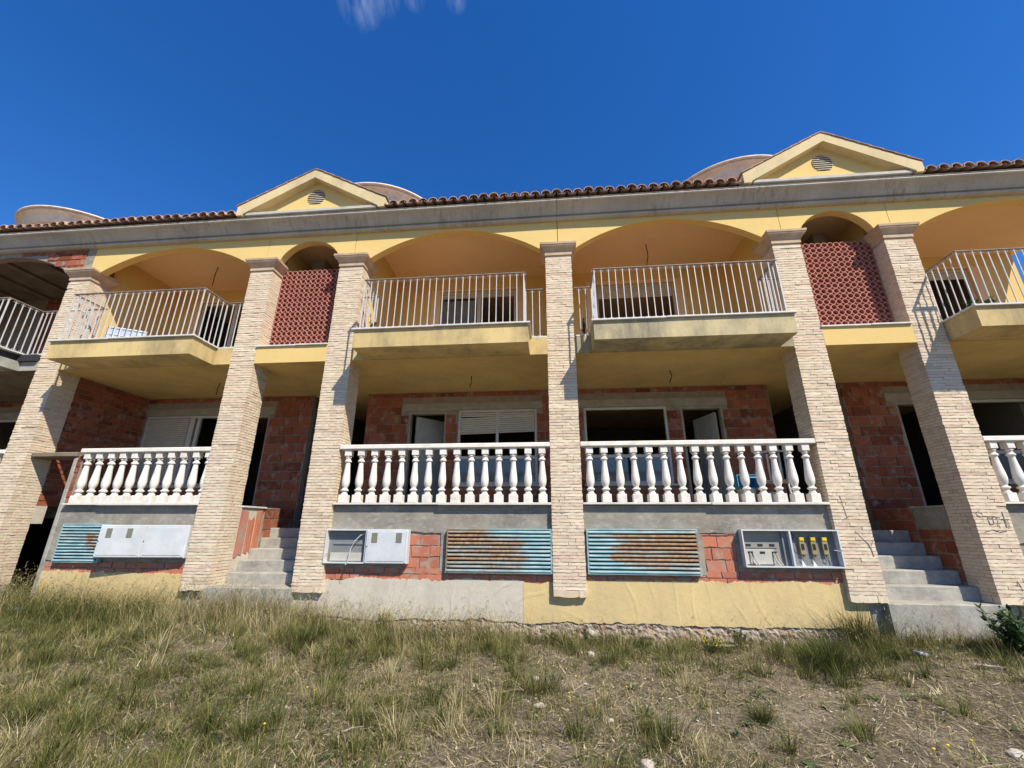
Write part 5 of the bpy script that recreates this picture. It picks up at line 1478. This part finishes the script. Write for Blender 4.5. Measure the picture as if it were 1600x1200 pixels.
for u, v, lab in DAISY:
    p = at_ground(u, v); o = put('yellow_flower', dm, None, (p.x, p.y, p.z+.085), None, (random.uniform(-.4, .1), random.uniform(-.3, .3), 0))
    tag(o, lab, 'flower', 'yellow daisies in the grass')

# ------------------------------------------------------------------ stones and litter
def rock(u, v, s, label, mat='stone', name='stone', cat='stone', flatn=.6):
    p = at_ground(u, v)
    import bmesh
    bm = bmesh.new(); bmesh.ops.create_icosphere(bm, subdivisions=2, radius=s)
    sd = random.random()*100
    for vv in bm.verts:
        q = vv.co*(1+.35*nz(vv.co.x/s*1.1, vv.co.y/s*1.1+sd, vv.co.z/s*1.1)); vv.co = Vector((q.x*1.2, q.y*.9, q.z*flatn))
    me = bpy.data.meshes.new(name); bm.to_mesh(me); bm.free(); me.materials.append(MAT[mat])
    o = bpy.data.objects.new(name, me); COL.objects.link(o); o.location = (p.x, p.y, p.z+s*flatn*.45); o.rotation_euler = (0, 0, random.random()*6)
    return tag(o, label, cat, 'stones in the grass')
rock(923, 1024, .052, 'pale stone below the middle pillar, left of a smaller one')
rock(946, 1033, .036, 'small pale stone right of the stone below the middle pillar')
rock(838, 1061, .030, 'small white upright stone in the middle of the dry grass')
rock(843, 1106, .045, 'pale stone on the bare patch in the middle foreground')
rock(1013, 1200, .055, 'largest pale stone at the bottom edge of the picture')
rock(955, 1127, .022, 'tiny pale stone between the bottom stone and the small dark tuft')
rock(1365, 1127, .022, 'tiny white pebble on the bare soil at right')
rock(1413, 1063, .028, 'small stone on the bare soil near the right steps')
rock(1590, 1183, .05, 'white stone in the bottom right corner', 'plaster_white')
rock(1012, 988, .10, 'whitish lump of rubble at the foot of the yellow plaster', 'plaster_white', 'rubble_lump', 'rubble')
rock(968, 990, .07, 'pale lump of rubble left of the whitish lump', 'stone', 'rubble_lump', 'rubble')
def slab_piece(u, v, L, w, h, rot, mat, name, label, cat, tilt=0.):
    p = at_ground(u, v); b = MB().cbox(-L/2, L/2, -w/2, w/2, 0, h, min(h, w)*.2)
    me = b.mesh(name, mat); o = bpy.data.objects.new(name, me); COL.objects.link(o); o.location = (p.x, p.y, p.z+.02); o.rotation_euler = (0, tilt, rot)
    return tag(o, label, cat)
slab_piece(760, 1006, .36, .02, .018, .05, 'toprail', 'wooden_stick', 'weathered stick lying in the grass in front of the white plaster', 'stick')
slab_piece(1225, 1018, .035, .03, .10, .4, 'plaster_white', 'plaster_shard', 'white plaster shard standing left of the big green tuft', 'plaster shard', .25)
slab_piece(1548, 1045, .20, .03, .012, -.5, 'stone', 'roof_slate', 'pale splinter lying on the bare soil at right', 'splinter')
slab_piece(790, 1085, .30, .012, .01, .55, 'toprail', 'twig', 'bent twig in the bare patch in the middle foreground', 'twig')
slab_piece(540, 1247-100, .14, .012, .008, 1.1, 'stone', 'straw_stalk', 'thick pale straw stalk lying in the left foreground', 'straw stalk')
slab_piece(1440, 1026, .14, .09, .03, .3, 'pale_blue', 'plastic_scrap', 'crumpled pale plastic scrap at the foot of the right steps', 'plastic scrap', .2)
slab_piece(22, 958, .20, .15, .05, .3, 'pale_blue', 'plastic_scrap', 'pale blue plastic scrap in the grass at the left edge', 'plastic scrap', .15)
slab_piece(1140, 1013, .5, .03, .02, .1, 'stone', 'pale_batten', 'thin pale batten lying along the broken footing', 'batten')
